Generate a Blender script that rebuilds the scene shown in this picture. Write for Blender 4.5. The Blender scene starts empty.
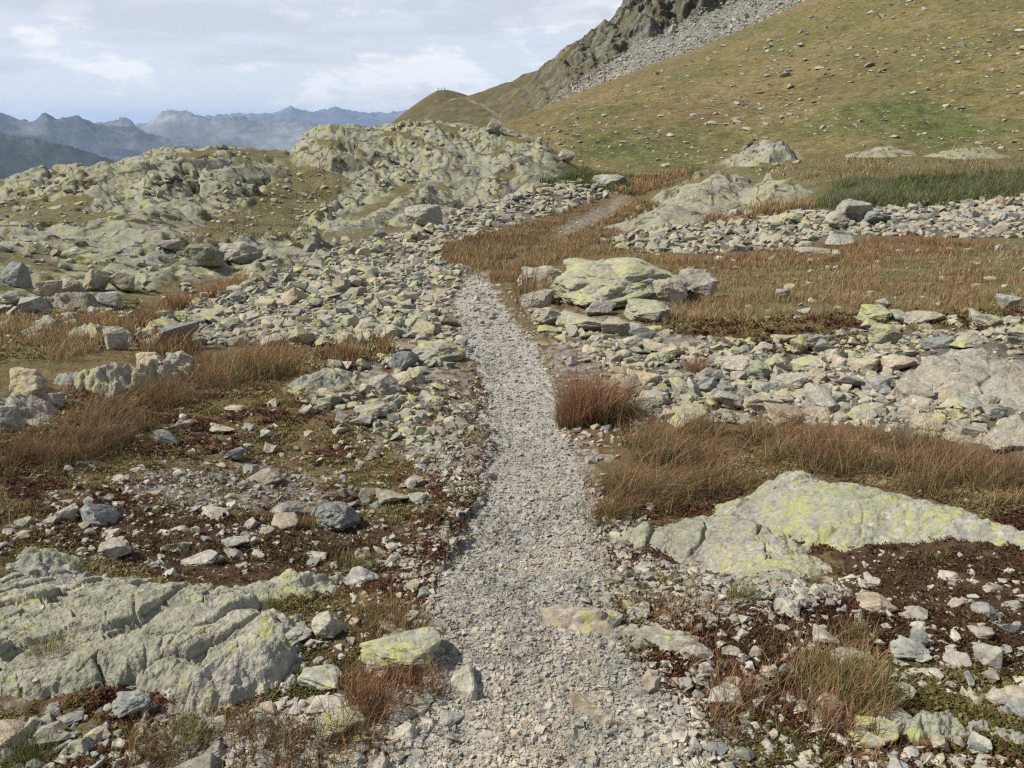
import bpy, math, random
import numpy as np

rng = np.random.default_rng(7)
random.seed(7)
SC = bpy.context.scene
COL = SC.collection
# ------------------------------------------------------------------ camera
F, CX, CY, EYE = 850.0, 512.0, 384.0, 1.65
HORIZ = 125.0
PITCH = math.atan((CY - HORIZ) / F)
CP, SP = math.cos(PITCH), math.sin(PITCH)
cam_d = bpy.data.cameras.new('camera')
cam = bpy.data.objects.new('camera', cam_d)
COL.objects.link(cam)
cam.location = (0, 0, EYE)
cam.rotation_euler = (math.pi / 2 - PITCH, 0, 0)
cam_d.sensor_width = 36.0
cam_d.lens = 36.0 * F / 1024.0
cam_d.clip_start, cam_d.clip_end = 0.05, 300000.0
SC.camera = cam


def ray(u, v):
    """pixel -> (tan azimuth direction xy unit, slope dz per metre of horizontal distance, azimuth)"""
    x = (np.asarray(u, float) - CX) / F
    y = (CY - np.asarray(v, float)) / F
    dx, dy, dz = x, CP + y * SP, -SP + y * CP
    h = np.hypot(dx, dy)
    return np.arctan2(dx, dy), dz / h


def pix(x, y, z):
    zz = z - EYE
    dep = y * CP - zz * SP
    dep = np.where(dep < 1e-3, 1e-3, dep)
    return CX + F * x / dep, CY - F * (y * SP + zz * CP) / dep, dep


# ------------------------------------------------------------------ noise
def _hash(ix, iy, iz, seed):
    h = (ix.astype(np.int64) * 374761393 + iy.astype(np.int64) * 668265263 + iz * 2147483647 + seed * 974634777) & 0xFFFFFFFF
    h = ((h ^ (h >> 13)) * 1274126177) & 0xFFFFFFFF
    h = ((h ^ (h >> 16)) * 2246822519) & 0xFFFFFFFF
    return (h ^ (h >> 15)) & 0xFFFFFFFF


def hash01(ix, iy, iz, seed):
    return _hash(ix, iy, np.asarray(iz, np.int64), seed) / 4294967295.0


def perlin2(x, y, seed=0):
    ix, iy = np.floor(x), np.floor(y)
    fx, fy = x - ix, y - iy
    ux, uy = fx * fx * fx * (fx * (fx * 6 - 15) + 10), fy * fy * fy * (fy * (fy * 6 - 15) + 10)
    out = 0
    for a in (0, 1):
        for b in (0, 1):
            g = hash01(ix + a, iy + b, 0, seed) * 2 * math.pi
            d = np.cos(g) * (fx - a) + np.sin(g) * (fy - b)
            out = out + d * (ux if a else 1 - ux) * (uy if b else 1 - uy)
    return out * 1.5


def fbm2(x, y, octv=4, seed=0, gain=0.5):
    s, a = 0, 1.0
    for k in range(octv):
        s = s + a * perlin2(x, y, seed + k * 17)
        x, y, a = x * 2.03 + 11.3, y * 2.03 - 7.1, a * gain
    return s


def ridged2(x, y, octv=5, seed=0, gain=0.5):
    s, a = 0, 1.0
    for k in range(octv):
        s = s + a * (1 - 2 * np.abs(perlin2(x, y, seed + k * 13)))
        x, y, a = x * 2.07 + 3.3, y * 2.07 + 9.1, a * gain
    return s


def perlin3(x, y, z, seed=0):
    ix, iy, iz = np.floor(x), np.floor(y), np.floor(z)
    fx, fy, fz = x - ix, y - iy, z - iz
    w = [f * f * (3 - 2 * f) for f in (fx, fy, fz)]
    out = 0
    for a in (0, 1):
        for b in (0, 1):
            for c in (0, 1):
                r = hash01(ix + a, iy + b, (iz + c).astype(np.int64), seed) * 2 - 1
                out = out + r * (w[0] if a else 1 - w[0]) * (w[1] if b else 1 - w[1]) * (w[2] if c else 1 - w[2])
    return out


def plates2(x, y, seed=0, tilt=0.8, soft=.30):
    """broken bedrock: voronoi plates, each with its own level and dip; returns height, closeness to a crack"""
    ix, iy = np.floor(x), np.floor(y)
    b1 = np.full(x.shape, 9.0); b2 = np.full(x.shape, 9.0); h = np.zeros(x.shape)
    for a in (-1, 0, 1):
        for b in (-1, 0, 1):
            cx, cy = ix + a, iy + b
            px, py = cx + hash01(cx, cy, 1, seed), cy + hash01(cx, cy, 2, seed)
            dx, dy = x - px, y - py
            d = np.hypot(dx, dy)
            hv = hash01(cx, cy, 3, seed) - .5 + tilt * ((hash01(cx, cy, 4, seed) - .5) * dx + (hash01(cx, cy, 5, seed) - .5) * dy)
            n = d < b1
            b2 = np.where(n, b1, np.minimum(b2, d))
            h = np.where(n, hv, h)
            b1 = np.where(n, d, b1)
    return h * sstep(-.02, soft, b2 - b1), np.clip(1 - (b2 - b1) / .12, 0, 1)


def plates3(x, y, z, seed=0, tilt=0.8):
    ix, iy, iz = np.floor(x), np.floor(y), np.floor(z)
    b1 = np.full(x.shape, 9.0); b2 = np.full(x.shape, 9.0); h = np.zeros(x.shape)
    for a in (-1, 0, 1):
        for b in (-1, 0, 1):
            for c in (-1, 0, 1):
                cx, cy, cz = ix + a, iy + b, (iz + c).astype(np.int64)
                dx = x - cx - hash01(cx, cy, cz, seed + 1)
                dy = y - cy - hash01(cx, cy, cz, seed + 2)
                dz = z - cz - hash01(cx, cy, cz, seed + 3)
                d = np.sqrt(dx * dx + dy * dy + dz * dz)
                hv = hash01(cx, cy, cz, seed + 4) - .5 + tilt * ((hash01(cx, cy, cz, seed + 5) - .5) * dx + (hash01(cx, cy, cz, seed + 6) - .5) * dy + (hash01(cx, cy, cz, seed + 7) - .5) * dz)
                n = d < b1
                b2 = np.where(n, b1, np.minimum(b2, d))
                h = np.where(n, hv, h)
                b1 = np.where(n, d, b1)
    return h * sstep(-.02, .26, b2 - b1), np.clip(1 - (b2 - b1) / .10, 0, 1)


def saw(t, k=.80):
    f = t - np.floor(t)
    return np.where(f < k, f / k, (1 - f) / (1 - k)) - .5


def bedding(x, y, scale, seed, ang=.35, octv=3):
    """bedrock whose layers break in small steps along the strike, cut across by joints"""
    out = 0; a = 1.0
    for k in range(octv):
        w = fbm2(x / scale * .45, y / scale * .45, 3, seed + k) * .9
        c, s_ = math.cos(ang + .25 * k), math.sin(ang + .25 * k)
        m = np.clip(.5 + perlin2(x / scale * .6 + 5, y / scale * .35, seed + 9 + k) * 1.1, .05, 1.2)
        out = out + a * saw((x * c + y * s_) / scale + w) * m
        j = saw((-x * s_ + y * c) / (scale * 2.6) + w * .7 + 3, .84)
        out = out + a * .35 * j * m
        scale, a = scale * .37, a * .42
    return out


def sstep(a, b, x):
    t = np.clip((x - a) / (b - a), 0, 1)
    return t * t * (3 - 2 * t)


def pchip(xk, yk, x):
    h = np.diff(xk); dl = np.diff(yk) / h
    m = np.zeros_like(yk)
    m[0], m[-1] = dl[0], dl[-1]
    for i in range(1, len(xk) - 1):
        if dl[i - 1] * dl[i] > 0:
            w1, w2 = 2 * h[i] + h[i - 1], h[i] + 2 * h[i - 1]
            m[i] = (w1 + w2) / (w1 / dl[i - 1] + w2 / dl[i])
    i = np.clip(np.searchsorted(xk, x) - 1, 0, len(h) - 1)
    t = np.clip((x - xk[i]) / h[i], 0, 1)
    return ((1 + 2 * t) * (1 - t) ** 2) * yk[i] + t * (1 - t) ** 2 * h[i] * m[i] + t * t * (3 - 2 * t) * yk[i + 1] + t * t * (t - 1) * h[i] * m[i + 1]


def inpoly(u, v, poly):
    u, v = np.asarray(u, float), np.asarray(v, float)
    c = np.zeros(u.shape, bool)
    n = len(poly)
    for i in range(n):
        (x1, y1), (x2, y2) = poly[i], poly[(i + 1) % n]
        if y1 == y2:
            continue
        c ^= ((y1 > v) != (y2 > v)) & (u < (x2 - x1) * (v - y1) / (y2 - y1) + x1)
    return c


# ------------------------------------------------------------------ mesh helpers
def mesh_from(name, V, faces, mat, attrs=None, cols=None, smooth=False):
    """V (n,3); faces (m,3|4) int array -> linked mesh object"""
    me = bpy.data.meshes.new(name)
    V = np.ascontiguousarray(V, np.float32); faces = np.ascontiguousarray(faces, np.int32)
    k = faces.shape[1]
    me.vertices.add(len(V)); me.vertices.foreach_set('co', V.ravel())
    me.loops.add(faces.size); me.loops.foreach_set('vertex_index', faces.ravel())
    me.polygons.add(len(faces))
    me.polygons.foreach_set('loop_start', np.arange(0, faces.size, k, dtype=np.int32))
    me.polygons.foreach_set('use_smooth', np.full(len(faces), smooth, bool))
    me.update(calc_edges=True)
    for an, arr in (attrs or {}).items():
        at = me.attributes.new(an, 'FLOAT', 'POINT'); at.data.foreach_set('value', np.ascontiguousarray(arr, np.float32))
    for an, arr in (cols or {}).items():
        at = me.attributes.new(an, 'FLOAT_COLOR', 'POINT'); at.data.foreach_set('color', np.ascontiguousarray(arr, np.float32).ravel())
    me.materials.append(mat)
    o = bpy.data.objects.new(name, me)
    COL.objects.link(o)
    return o


def tag(o, label, cat=None, group=None, kind=None):
    o['label'] = label
    if cat: o['category'] = cat
    if group: o['group'] = group
    if kind: o['kind'] = kind
    return o


def grid_faces(nr, nc, wrap=False):
    a = np.arange(nr * nc).reshape(nr, nc)
    if wrap:
        a = np.concatenate([a, a[:, :1]], 1)
    return np.stack([a[:-1, :-1], a[:-1, 1:], a[1:, 1:], a[1:, :-1]], -1).reshape(-1, 4)


def compact(V, faces, extra):
    used = np.unique(faces)
    mp = np.full(len(V), -1); mp[used] = np.arange(len(used))
    return V[used], mp[faces], {k: e[used] for k, e in extra.items()}


# ------------------------------------------------------------------ materials
class NT:
    def __init__(s, name):
        s.m = bpy.data.materials.new(name); s.m.use_nodes = True
        s.t = s.m.node_tree; s.t.nodes.clear()
        s.out = s.t.nodes.new('ShaderNodeOutputMaterial')

    def node(s, typ, **kw):
        n = s.t.nodes.new(typ)
        for k, v in kw.items(): setattr(n, k, v)
        return n

    def put(s, sock, v):
        if isinstance(v, bpy.types.NodeSocket): s.t.links.new(v, sock)
        elif isinstance(v, (tuple, list)) and len(v) == 3 and sock.type == 'RGBA': sock.default_value = (*v, 1)
        else: sock.default_value = v

    def pos(s):
        return s.node('ShaderNodeNewGeometry').outputs['Position']

    def noise(s, vec, scale, detail=4, rough=.55, dist=0):
        n = s.node('ShaderNodeTexNoise')
        s.put(n.inputs['Vector'], vec); n.inputs['Scale'].default_value = scale
        n.inputs['Detail'].default_value = detail; n.inputs['Roughness'].default_value = rough
        n.inputs['Distortion'].default_value = dist
        return n.outputs['Fac']

    def vor(s, vec, scale, feature='F1', out='Distance'):
        n = s.node('ShaderNodeTexVoronoi', feature=feature)
        s.put(n.inputs['Vector'], vec); n.inputs['Scale'].default_value = scale
        return n.outputs[out]

    def math(s, op, a, b=0.0, clamp=False):
        n = s.node('ShaderNodeMath', operation=op, use_clamp=clamp)
        s.put(n.inputs[0], a); s.put(n.inputs[1], b)
        return n.outputs[0]

    def map(s, v, a, b, c=0.0, d=1.0):
        n = s.node('ShaderNodeMapRange', interpolation_type='SMOOTHSTEP')
        s.put(n.inputs[0], v)
        for i, q in zip((1, 2, 3, 4), (a, b, c, d)): s.put(n.inputs[i], q)
        return n.outputs[0]

    def mix(s, fac, a, b, mode='MIX'):
        n = s.node('ShaderNodeMix', data_type='RGBA', blend_type=mode)
        s.put(n.inputs[0], fac); s.put(n.inputs[6], a); s.put(n.inputs[7], b)
        return n.outputs[2]

    def ramp(s, v, stops):
        n = s.node('ShaderNodeValToRGB')
        s.put(n.inputs[0], v)
        e = n.color_ramp.elements
        while len(e) < len(stops): e.new(.5)
        for i, (p, c) in enumerate(stops):
            e[i].position = p; e[i].color = (*c, 1)
        return n.outputs[0]

    def attr(s, name, typ='GEOMETRY', out='Fac'):
        n = s.node('ShaderNodeAttribute', attribute_type=typ); n.attribute_name = name
        return n.outputs[out]

    def bump(s, h, strength, dist, normal=None):
        n = s.node('ShaderNodeBump')
        n.inputs['Strength'].default_value = strength; n.inputs['Distance'].default_value = dist
        s.put(n.inputs['Height'], h)
        if normal is not None: s.put(n.inputs['Normal'], normal)
        return n.outputs[0]

    def finish(s, col, rough=.9, normal=None, spec=.25):
        b = s.node('ShaderNodeBsdfPrincipled')
        s.put(b.inputs['Base Color'], col); s.put(b.inputs['Roughness'], rough)
        b.inputs['Specular IOR Level'].default_value = spec
        if normal is not None: s.put(b.inputs['Normal'], normal)
        s.t.links.new(b.outputs[0], s.out.inputs[0])
        return s.m


OLIVE = 1


def rock_colour(n, P, rnd, lichen, sc=1.0, warm=.5, crustk=.72):
    """grey gneiss with rusty stains, grey-green and yellow map lichen; sc < 1 stretches the markings for far rock"""
    big = n.noise(P, 1.3 * sc, 5, .62)
    c = n.ramp(big, [(.25, (.145, .140, .124)), (.5, (.235, .226, .198)), (.75, (.335, .318, .275))])
    if rnd is not None:
        t = n.ramp(rnd, [(0, (.62, .68, .74)), (.22, (.86, .89, .90)), (.45, (1.0, .99, .96)), (.70, (1.14, .98, .82)), (.87, (1.16, 1.13, 1.07)), (.96, (.50, .50, .42)), (1, (.45, .45, .38))])
        c = n.mix(1.0, c, t, 'MULTIPLY')
    fine = n.noise(P, 48 * sc, 5, .75)
    mid = n.noise(P, 13 * sc, 5, .7)
    c = n.mix(1.0, c, n.ramp(fine, [(.28, (.48, .47, .46)), (.5, (1, 1, 1)), (.74, (1.5, 1.47, 1.4))]), 'MULTIPLY')
    c = n.mix(1.0, c, n.ramp(mid, [(.28, (.62, .61, .59)), (.5, (1, 1, 1)), (.74, (1.28, 1.26, 1.2))]), 'MULTIPLY')
    rust = n.map(n.noise(P, 2.6 * sc, 4, .6), .54, .72)
    c = n.mix(n.math('MULTIPLY', rust, .5 * warm), c, (.30, .185, .105))
    nor = n.node('ShaderNodeNewGeometry').outputs['Normal']
    sep = n.node('ShaderNodeSeparateXYZ'); n.put(sep.inputs[0], nor)
    up = n.map(sep.outputs[2], -.2, .6, .2, 1.0)
    # grey-green crust
    g = n.map(n.noise(P, 4.0 * sc, 7, .75), .44, .55)
    c = n.mix(n.math('MULTIPLY', n.math('MULTIPLY', g, up), n.math('MULTIPLY', lichen, crustk, True)), c, n.mix(fine, (.16, .166, .085), (.295, .298, .172)))
    # yellow map lichen: patches broken into small colonies
    patch = n.noise(P, 2.6 * sc, 5, .65)
    col = n.noise(P, 21 * sc, 6, .78)
    s1 = n.math('ADD', n.math('MULTIPLY', patch, .40), n.math('MULTIPLY', col, .76))
    thr = n.math('SUBTRACT', .745, n.math('MULTIPLY', lichen, .205))
    ly = n.map(n.math('SUBTRACT', s1, thr), 0.0, .022)
    ly = n.math('MULTIPLY', n.math('MULTIPLY', ly, up), n.math('GREATER_THAN', lichen, .02))
    c = n.mix(n.math('MULTIPLY', ly, .8), c, n.mix(fine, (.19, .195, .055), (.39, .385, .15)))
    # white and black crusts
    w = n.map(n.noise(P, 26 * sc, 4, .65), .62, .70)
    c = n.mix(n.math('MULTIPLY', w, .5), c, (.46, .445, .40))
    k = n.map(n.noise(P, 31 * sc, 4, .65), .37, .28)
    c = n.mix(n.math('MULTIPLY', k, .7), c, (.05, .046, .038))
    return c


def far_cracks(n, P):
    """joints of the bedrock filled with soil and moss, as a tint"""
    out = None
    for sc, wd, rot in ((.45, .045, .5), (1.3, .06, 1.1)):
        mp = n.node('ShaderNodeMapping'); n.put(mp.inputs[0], P)
        mp.inputs['Scale'].default_value = (1, .55, .8); mp.inputs['Rotation'].default_value = (0, 0, rot)
        nn = n.node('ShaderNodeTexNoise'); n.put(nn.inputs['Vector'], P); nn.inputs['Scale'].default_value = 1.8; nn.inputs['Detail'].default_value = 4
        sv_ = n.node('ShaderNodeVectorMath', operation='SCALE'); n.put(sv_.inputs[0], nn.outputs['Color']); sv_.inputs['Scale'].default_value = .45
        ad = n.node('ShaderNodeVectorMath', operation='ADD'); n.put(ad.inputs[0], mp.outputs[0]); n.put(ad.inputs[1], sv_.outputs[0])
        e = n.vor(ad.outputs[0], sc, 'DISTANCE_TO_EDGE')
        gate = n.map(n.noise(P, sc * 1.1, 3), .42, .56)
        k = n.math('MULTIPLY', n.map(e, wd, wd * .25), gate)
        c = n.mix(k, (.98, .98, .97), (.34, .31, .25))
        out = c if out is None else n.mix(1.0, out, c, 'MULTIPLY')
    return out


def mat_rock(name, source='object', sc=1.0, crack=0.0, bump=.012, warm=.5, crack_sc=2.2, gain=1.0, far=False):
    n = NT(name)
    P = n.pos()
    if source == 'object':
        oi = n.node('ShaderNodeObjectInfo')
        rnd = n.attr('tone', 'OBJECT'); lich = n.attr('lichen', 'OBJECT')
    elif source == 'attr':
        rnd = n.attr('rnd'); lich = n.attr('lich')
    c = rock_colour(n, P, rnd, lich, sc, warm)
    if far: c = n.mix(1.0, rock_colour(n, P, rnd, lich, sc, warm, 1.15), far_cracks(n, P), 'MULTIPLY')
    if gain != 1.0: c = n.mix(1.0, c, (gain, gain * .995, gain * .97), 'MULTIPLY')
    h = n.math('ADD', n.math('MULTIPLY', n.noise(P, 9 * sc, 6, .65), 1.0), n.math('MULTIPLY', n.noise(P, 60 * sc, 3, .6), .25))
    if crack:
        mp = n.node('ShaderNodeMapping'); n.put(mp.inputs[0], P)
        mp.inputs['Scale'].default_value = (1, 1.7, 1.2); mp.inputs['Rotation'].default_value = (0, 0, .6)
        dn = n.node('ShaderNodeVectorMath', operation='ADD')
        nn = n.node('ShaderNodeTexNoise'); n.put(nn.inputs['Vector'], P); nn.inputs['Scale'].default_value = 2.5 * sc
        nm = n.node('ShaderNodeVectorMath', operation='SCALE'); n.put(nm.inputs[0], nn.outputs['Color']); nm.inputs['Scale'].default_value = .5 / sc
        n.put(dn.inputs[0], mp.outputs[0]); n.put(dn.inputs[1], nm.outputs[0])
        e = n.vor(dn.outputs[0], crack_sc * sc, 'DISTANCE_TO_EDGE')
        gate = n.map(n.noise(P, 1.7 * sc, 2), .40, .58)
        ck = n.math('MULTIPLY', n.map(e, .022, .004), gate)
        c = n.mix(n.math('MULTIPLY', ck, crack), c, (.045, .035, .028))
        h = n.math('SUBTRACT', h, n.math('MULTIPLY', ck, 1.2))
    return n.finish(c, .88, n.bump(h, 1.0, bump / sc ** .5), .2)


def sep3(n, name):
    a = n.attr(name, out='Color')
    s = n.node('ShaderNodeSeparateColor'); n.put(s.inputs[0], a)
    return s.outputs[0], s.outputs[1], s.outputs[2]


def mat_ground(name):
    n = NT(name)
    P = n.pos()
    path, rock, rubble = sep3(n, 'cova')
    straw, red, green = sep3(n, 'covb')
    dark, bare, far = sep3(n, 'covc')
    f1 = n.noise(P, 38, 5, .7); f2 = n.noise(P, 11, 5, .62); f3 = n.noise(P, 1.6, 5, .6); f4 = n.noise(P, 110, 3, .6)
    # heath mat: brown, olive and russet mottling
    c = n.ramp(f2, [(.3, (.075, .042, .022)), (.45, (.115, .075, .034)), (.55, (.12, .098, .038)), (.68, (.16, .115, .055))])
    c = n.mix(1.0, c, n.ramp(f1, [(.28, (.45, .43, .42)), (.5, (1, 1, 1)), (.72, (1.45, 1.38, 1.25))]), 'MULTIPLY')
    dk = n.ramp(f2, [(.32, (.032, .020, .013)), (.5, (.066, .036, .022)), (.68, (.085, .062, .028))])
    c = n.mix(dark, c, dk)
    st = n.ramp(f2, [(.3, (.080, .070, .030)), (.45, (.115, .103, .044)), (.55, (.135, .112, .050)), (.7, (.18, .152, .075))])
    f5 = n.noise(P, 3.2, 5, .72)
    st = n.mix(1.0, st, n.ramp(f5, [(.3, (.50, .50, .44)), (.5, (1, 1, 1)), (.7, (1.45, 1.35, 1.25))]), 'MULTIPLY')
    st = n.mix(n.map(f3, .5, .62), st, n.mix(f5, (.05, .052, .02), (.12, .11, .045)))
    c = n.mix(straw, c, n.mix(1.0, st, n.ramp(f1, [(.25, (.55, .52, .5)), (.5, (1, 1, 1)), (.75, (1.4, 1.35, 1.3))]), 'MULTIPLY'))
    rd = n.ramp(f2, [(.3, (.085, .048, .027)), (.5, (.12, .072, .036)), (.7, (.12, .095, .042))])
    c = n.mix(red, c, rd)
    gr = n.ramp(f2, [(.3, (.05, .056, .02)), (.5, (.075, .080, .03)), (.7, (.11, .10, .04))])
    c = n.mix(green, c, gr)
    grit = n.ramp(f1, [(.25, (.11, .10, .085)), (.45, (.22, .205, .18)), (.6, (.31, .295, .265)), (.8, (.42, .40, .365))])
    c = n.mix(n.math('MULTIPLY', bare, n.map(f2, .38, .58), True), c, n.mix(.35, grit, (.13, .10, .07)))
    c = n.mix(rubble, c, n.mix(.80, grit, n.mix(f2, (.045, .036, .024), (.11, .085, .045))))  # brown soil, darkened to paint in the shade of gaps between stones
    pg = n.ramp(f1, [(.25, (.17, .16, .14)), (.45, (.29, .275, .24)), (.6, (.37, .35, .31)), (.8, (.46, .44, .39))])
    c = n.mix(path, c, pg)
    rk = rock_colour(n, P, None, n.math('ADD', .36, n.math('MULTIPLY', n.noise(P, .25, 3), .5)), .5, .9, 1.15)
    rk = n.mix(1.0, rk, far_cracks(n, P), 'MULTIPLY')
    c = n.mix(rock, c, rk)
    h = n.math('ADD', n.math('MULTIPLY', f2, 1.0), n.math('MULTIPLY', f1, .5))
    return n.finish(c, .95, n.bump(h, 1.0, .03), .15)


def mat_vcol(name, rough=.85, spec=.15, trans=0.0):
    n = NT(name)
    c = n.attr('col', out='Color')
    m = n.finish(c, rough, None, spec)
    if trans:
        b = n.t.nodes['Principled BSDF'] if 'Principled BSDF' in n.t.nodes else [q for q in n.t.nodes if q.type == 'BSDF_PRINCIPLED'][0]
        tr = n.node('ShaderNodeBsdfTranslucent'); n.put(tr.inputs[0], c)
        mx = n.node('ShaderNodeMixShader'); mx.inputs[0].default_value = trans
        n.t.links.new(b.outputs[0], mx.inputs[1]); n.t.links.new(tr.outputs[0], mx.inputs[2])
        n.t.links.new(mx.outputs[0], n.out.inputs[0])
    return m


M_ground = mat_ground('alpine_ground')
M_rock = mat_rock('lichen_rock', 'object', 1.0, gain=1.1)
M_out = mat_rock('outcrop_rock', 'object', 1.0, crack=.0, bump=.03, warm=1.0)
M_outfar = mat_rock('knoll_rock', 'object', .5, crack=.0, bump=.05, warm=.9, far=True)
M_stuff = mat_rock('loose_rock', 'attr', 1.0, gain=1.15)
M_gravel = mat_rock('trail_gravel', 'attr', 1.0, gain=1.14)
M_grass = mat_vcol('grass_blades', trans=.25)

# ------------------------------------------------------------------ the lie of the land
# iso-lines across the view: (u, v, distance); the ground is lofted through them from near to far
ISO = [
    [(-300, 768, 1.9), (1324, 768, 1.9)],
    [(-300, 600, 2.72), (512, 600, 2.72), (1324, 600, 2.72)],
    [(-300, 505, 3.5), (300, 500, 3.6), (700, 500, 3.58), (1324, 495, 3.6)],
    [(-300, 440, 4.6), (250, 430, 4.7), (512, 425, 4.72), (800, 430, 4.65), (1324, 440, 4.5)],
    [(-300, 375, 6.2), (0, 372, 6.3), (250, 365, 6.4), (512, 368, 6.25), (800, 368, 6.2), (1324, 372, 6.0)],
    [(-300, 318, 9.0), (0, 318, 9.2), (200, 318, 9.4), (400, 312, 9.4), (512, 312, 9.2), (700, 318, 8.8), (900, 318, 8.8), (1324, 318, 8.8)],
    [(-300, 270, 14), (0, 270, 14), (200, 275, 14.5), (400, 268, 15.5), (512, 266, 16), (620, 262, 15.5), (720, 268, 14.5), (900, 268, 14), (1324, 270, 13.5)],
    [(-300, 245, 20), (0, 245, 20), (200, 245, 22), (330, 242, 24), (450, 240, 24.5), (560, 238, 25), (650, 244, 20.5), (760, 244, 20), (900, 238, 20), (1324, 242, 19)],
    [(-300, 222, 30), (0, 218, 30), (150, 212, 32), (300, 212, 37), (430, 210, 37), (560, 215, 37), (610, 212, 38), (660, 215, 29), (740, 216, 27), (830, 206, 26), (900, 206, 26), (1324, 200, 25)],
    [(-300, 225, 46), (-60, 205, 45), (0, 189, 45), (50, 177, 45), (68, 168, 45), (90, 165, 46), (120, 161, 47), (145, 153, 48), (180, 150, 49), (222, 146, 50), (260, 150, 51), (290, 150, 53), (305, 134, 56), (330, 126, 56), (360, 128, 58),
     (395, 126, 60), (430, 121, 62), (470, 126, 62), (505, 128, 61), (540, 140, 57), (562, 158, 52), (600, 180, 52), (650, 184, 52), (700, 172, 46), (740, 160, 46), (790, 156, 48), (850, 153, 52), (900, 151, 54), (960, 151, 55), (1010, 154, 55), (1324, 152, 55)],
]
ISO_BACK = [(-300, 90, -24), (200, 90, -24), (450, 95, -22), (540, 90, -14), (580, 85, -2.9), (700, 85, -3.2), (800, 85, -3.4), (1324, 85, -3.6)]   # u, d, z
TH0, TH1, NTH = math.radians(-46), math.radians(46), 1060
D0, D1, ND = .55, 125.0, 1080
th_f = np.linspace(TH0, TH1, NTH)
dd = np.exp(np.linspace(math.log(D0), math.log(D1), ND))
ld = np.log(dd)
knots_d, knots_z = [np.full(NTH, .4)], [np.zeros(NTH)]
for iso in ISO:
    a = np.array(iso, float)
    th, sl = ray(a[:, 0], a[:, 1])
    knots_d.append(np.interp(th_f, th, a[:, 2])); knots_z.append(np.interp(th_f, th, EYE + sl * a[:, 2]))
a = np.array(ISO_BACK, float)
th, _ = ray(a[:, 0], np.full(len(a), 140.0))
knots_d.append(np.interp(th_f, th, a[:, 1])); knots_z.append(np.interp(th_f, th, a[:, 2]))
knots_d.append(np.full(NTH, 130.0)); knots_z.append(knots_z[-1] - np.where(knots_z[-1] < -8, 25, 4))
KD, KZ = np.log(np.array(knots_d)), np.array(knots_z)
Zb = np.empty((ND, NTH))
for j in range(NTH):
    Zb[:, j] = pchip(KD[:, j], KZ[:, j], ld)
TH, DD = np.meshgrid(th_f, dd)
X, Y = DD * np.sin(TH), DD * np.cos(TH)

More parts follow.
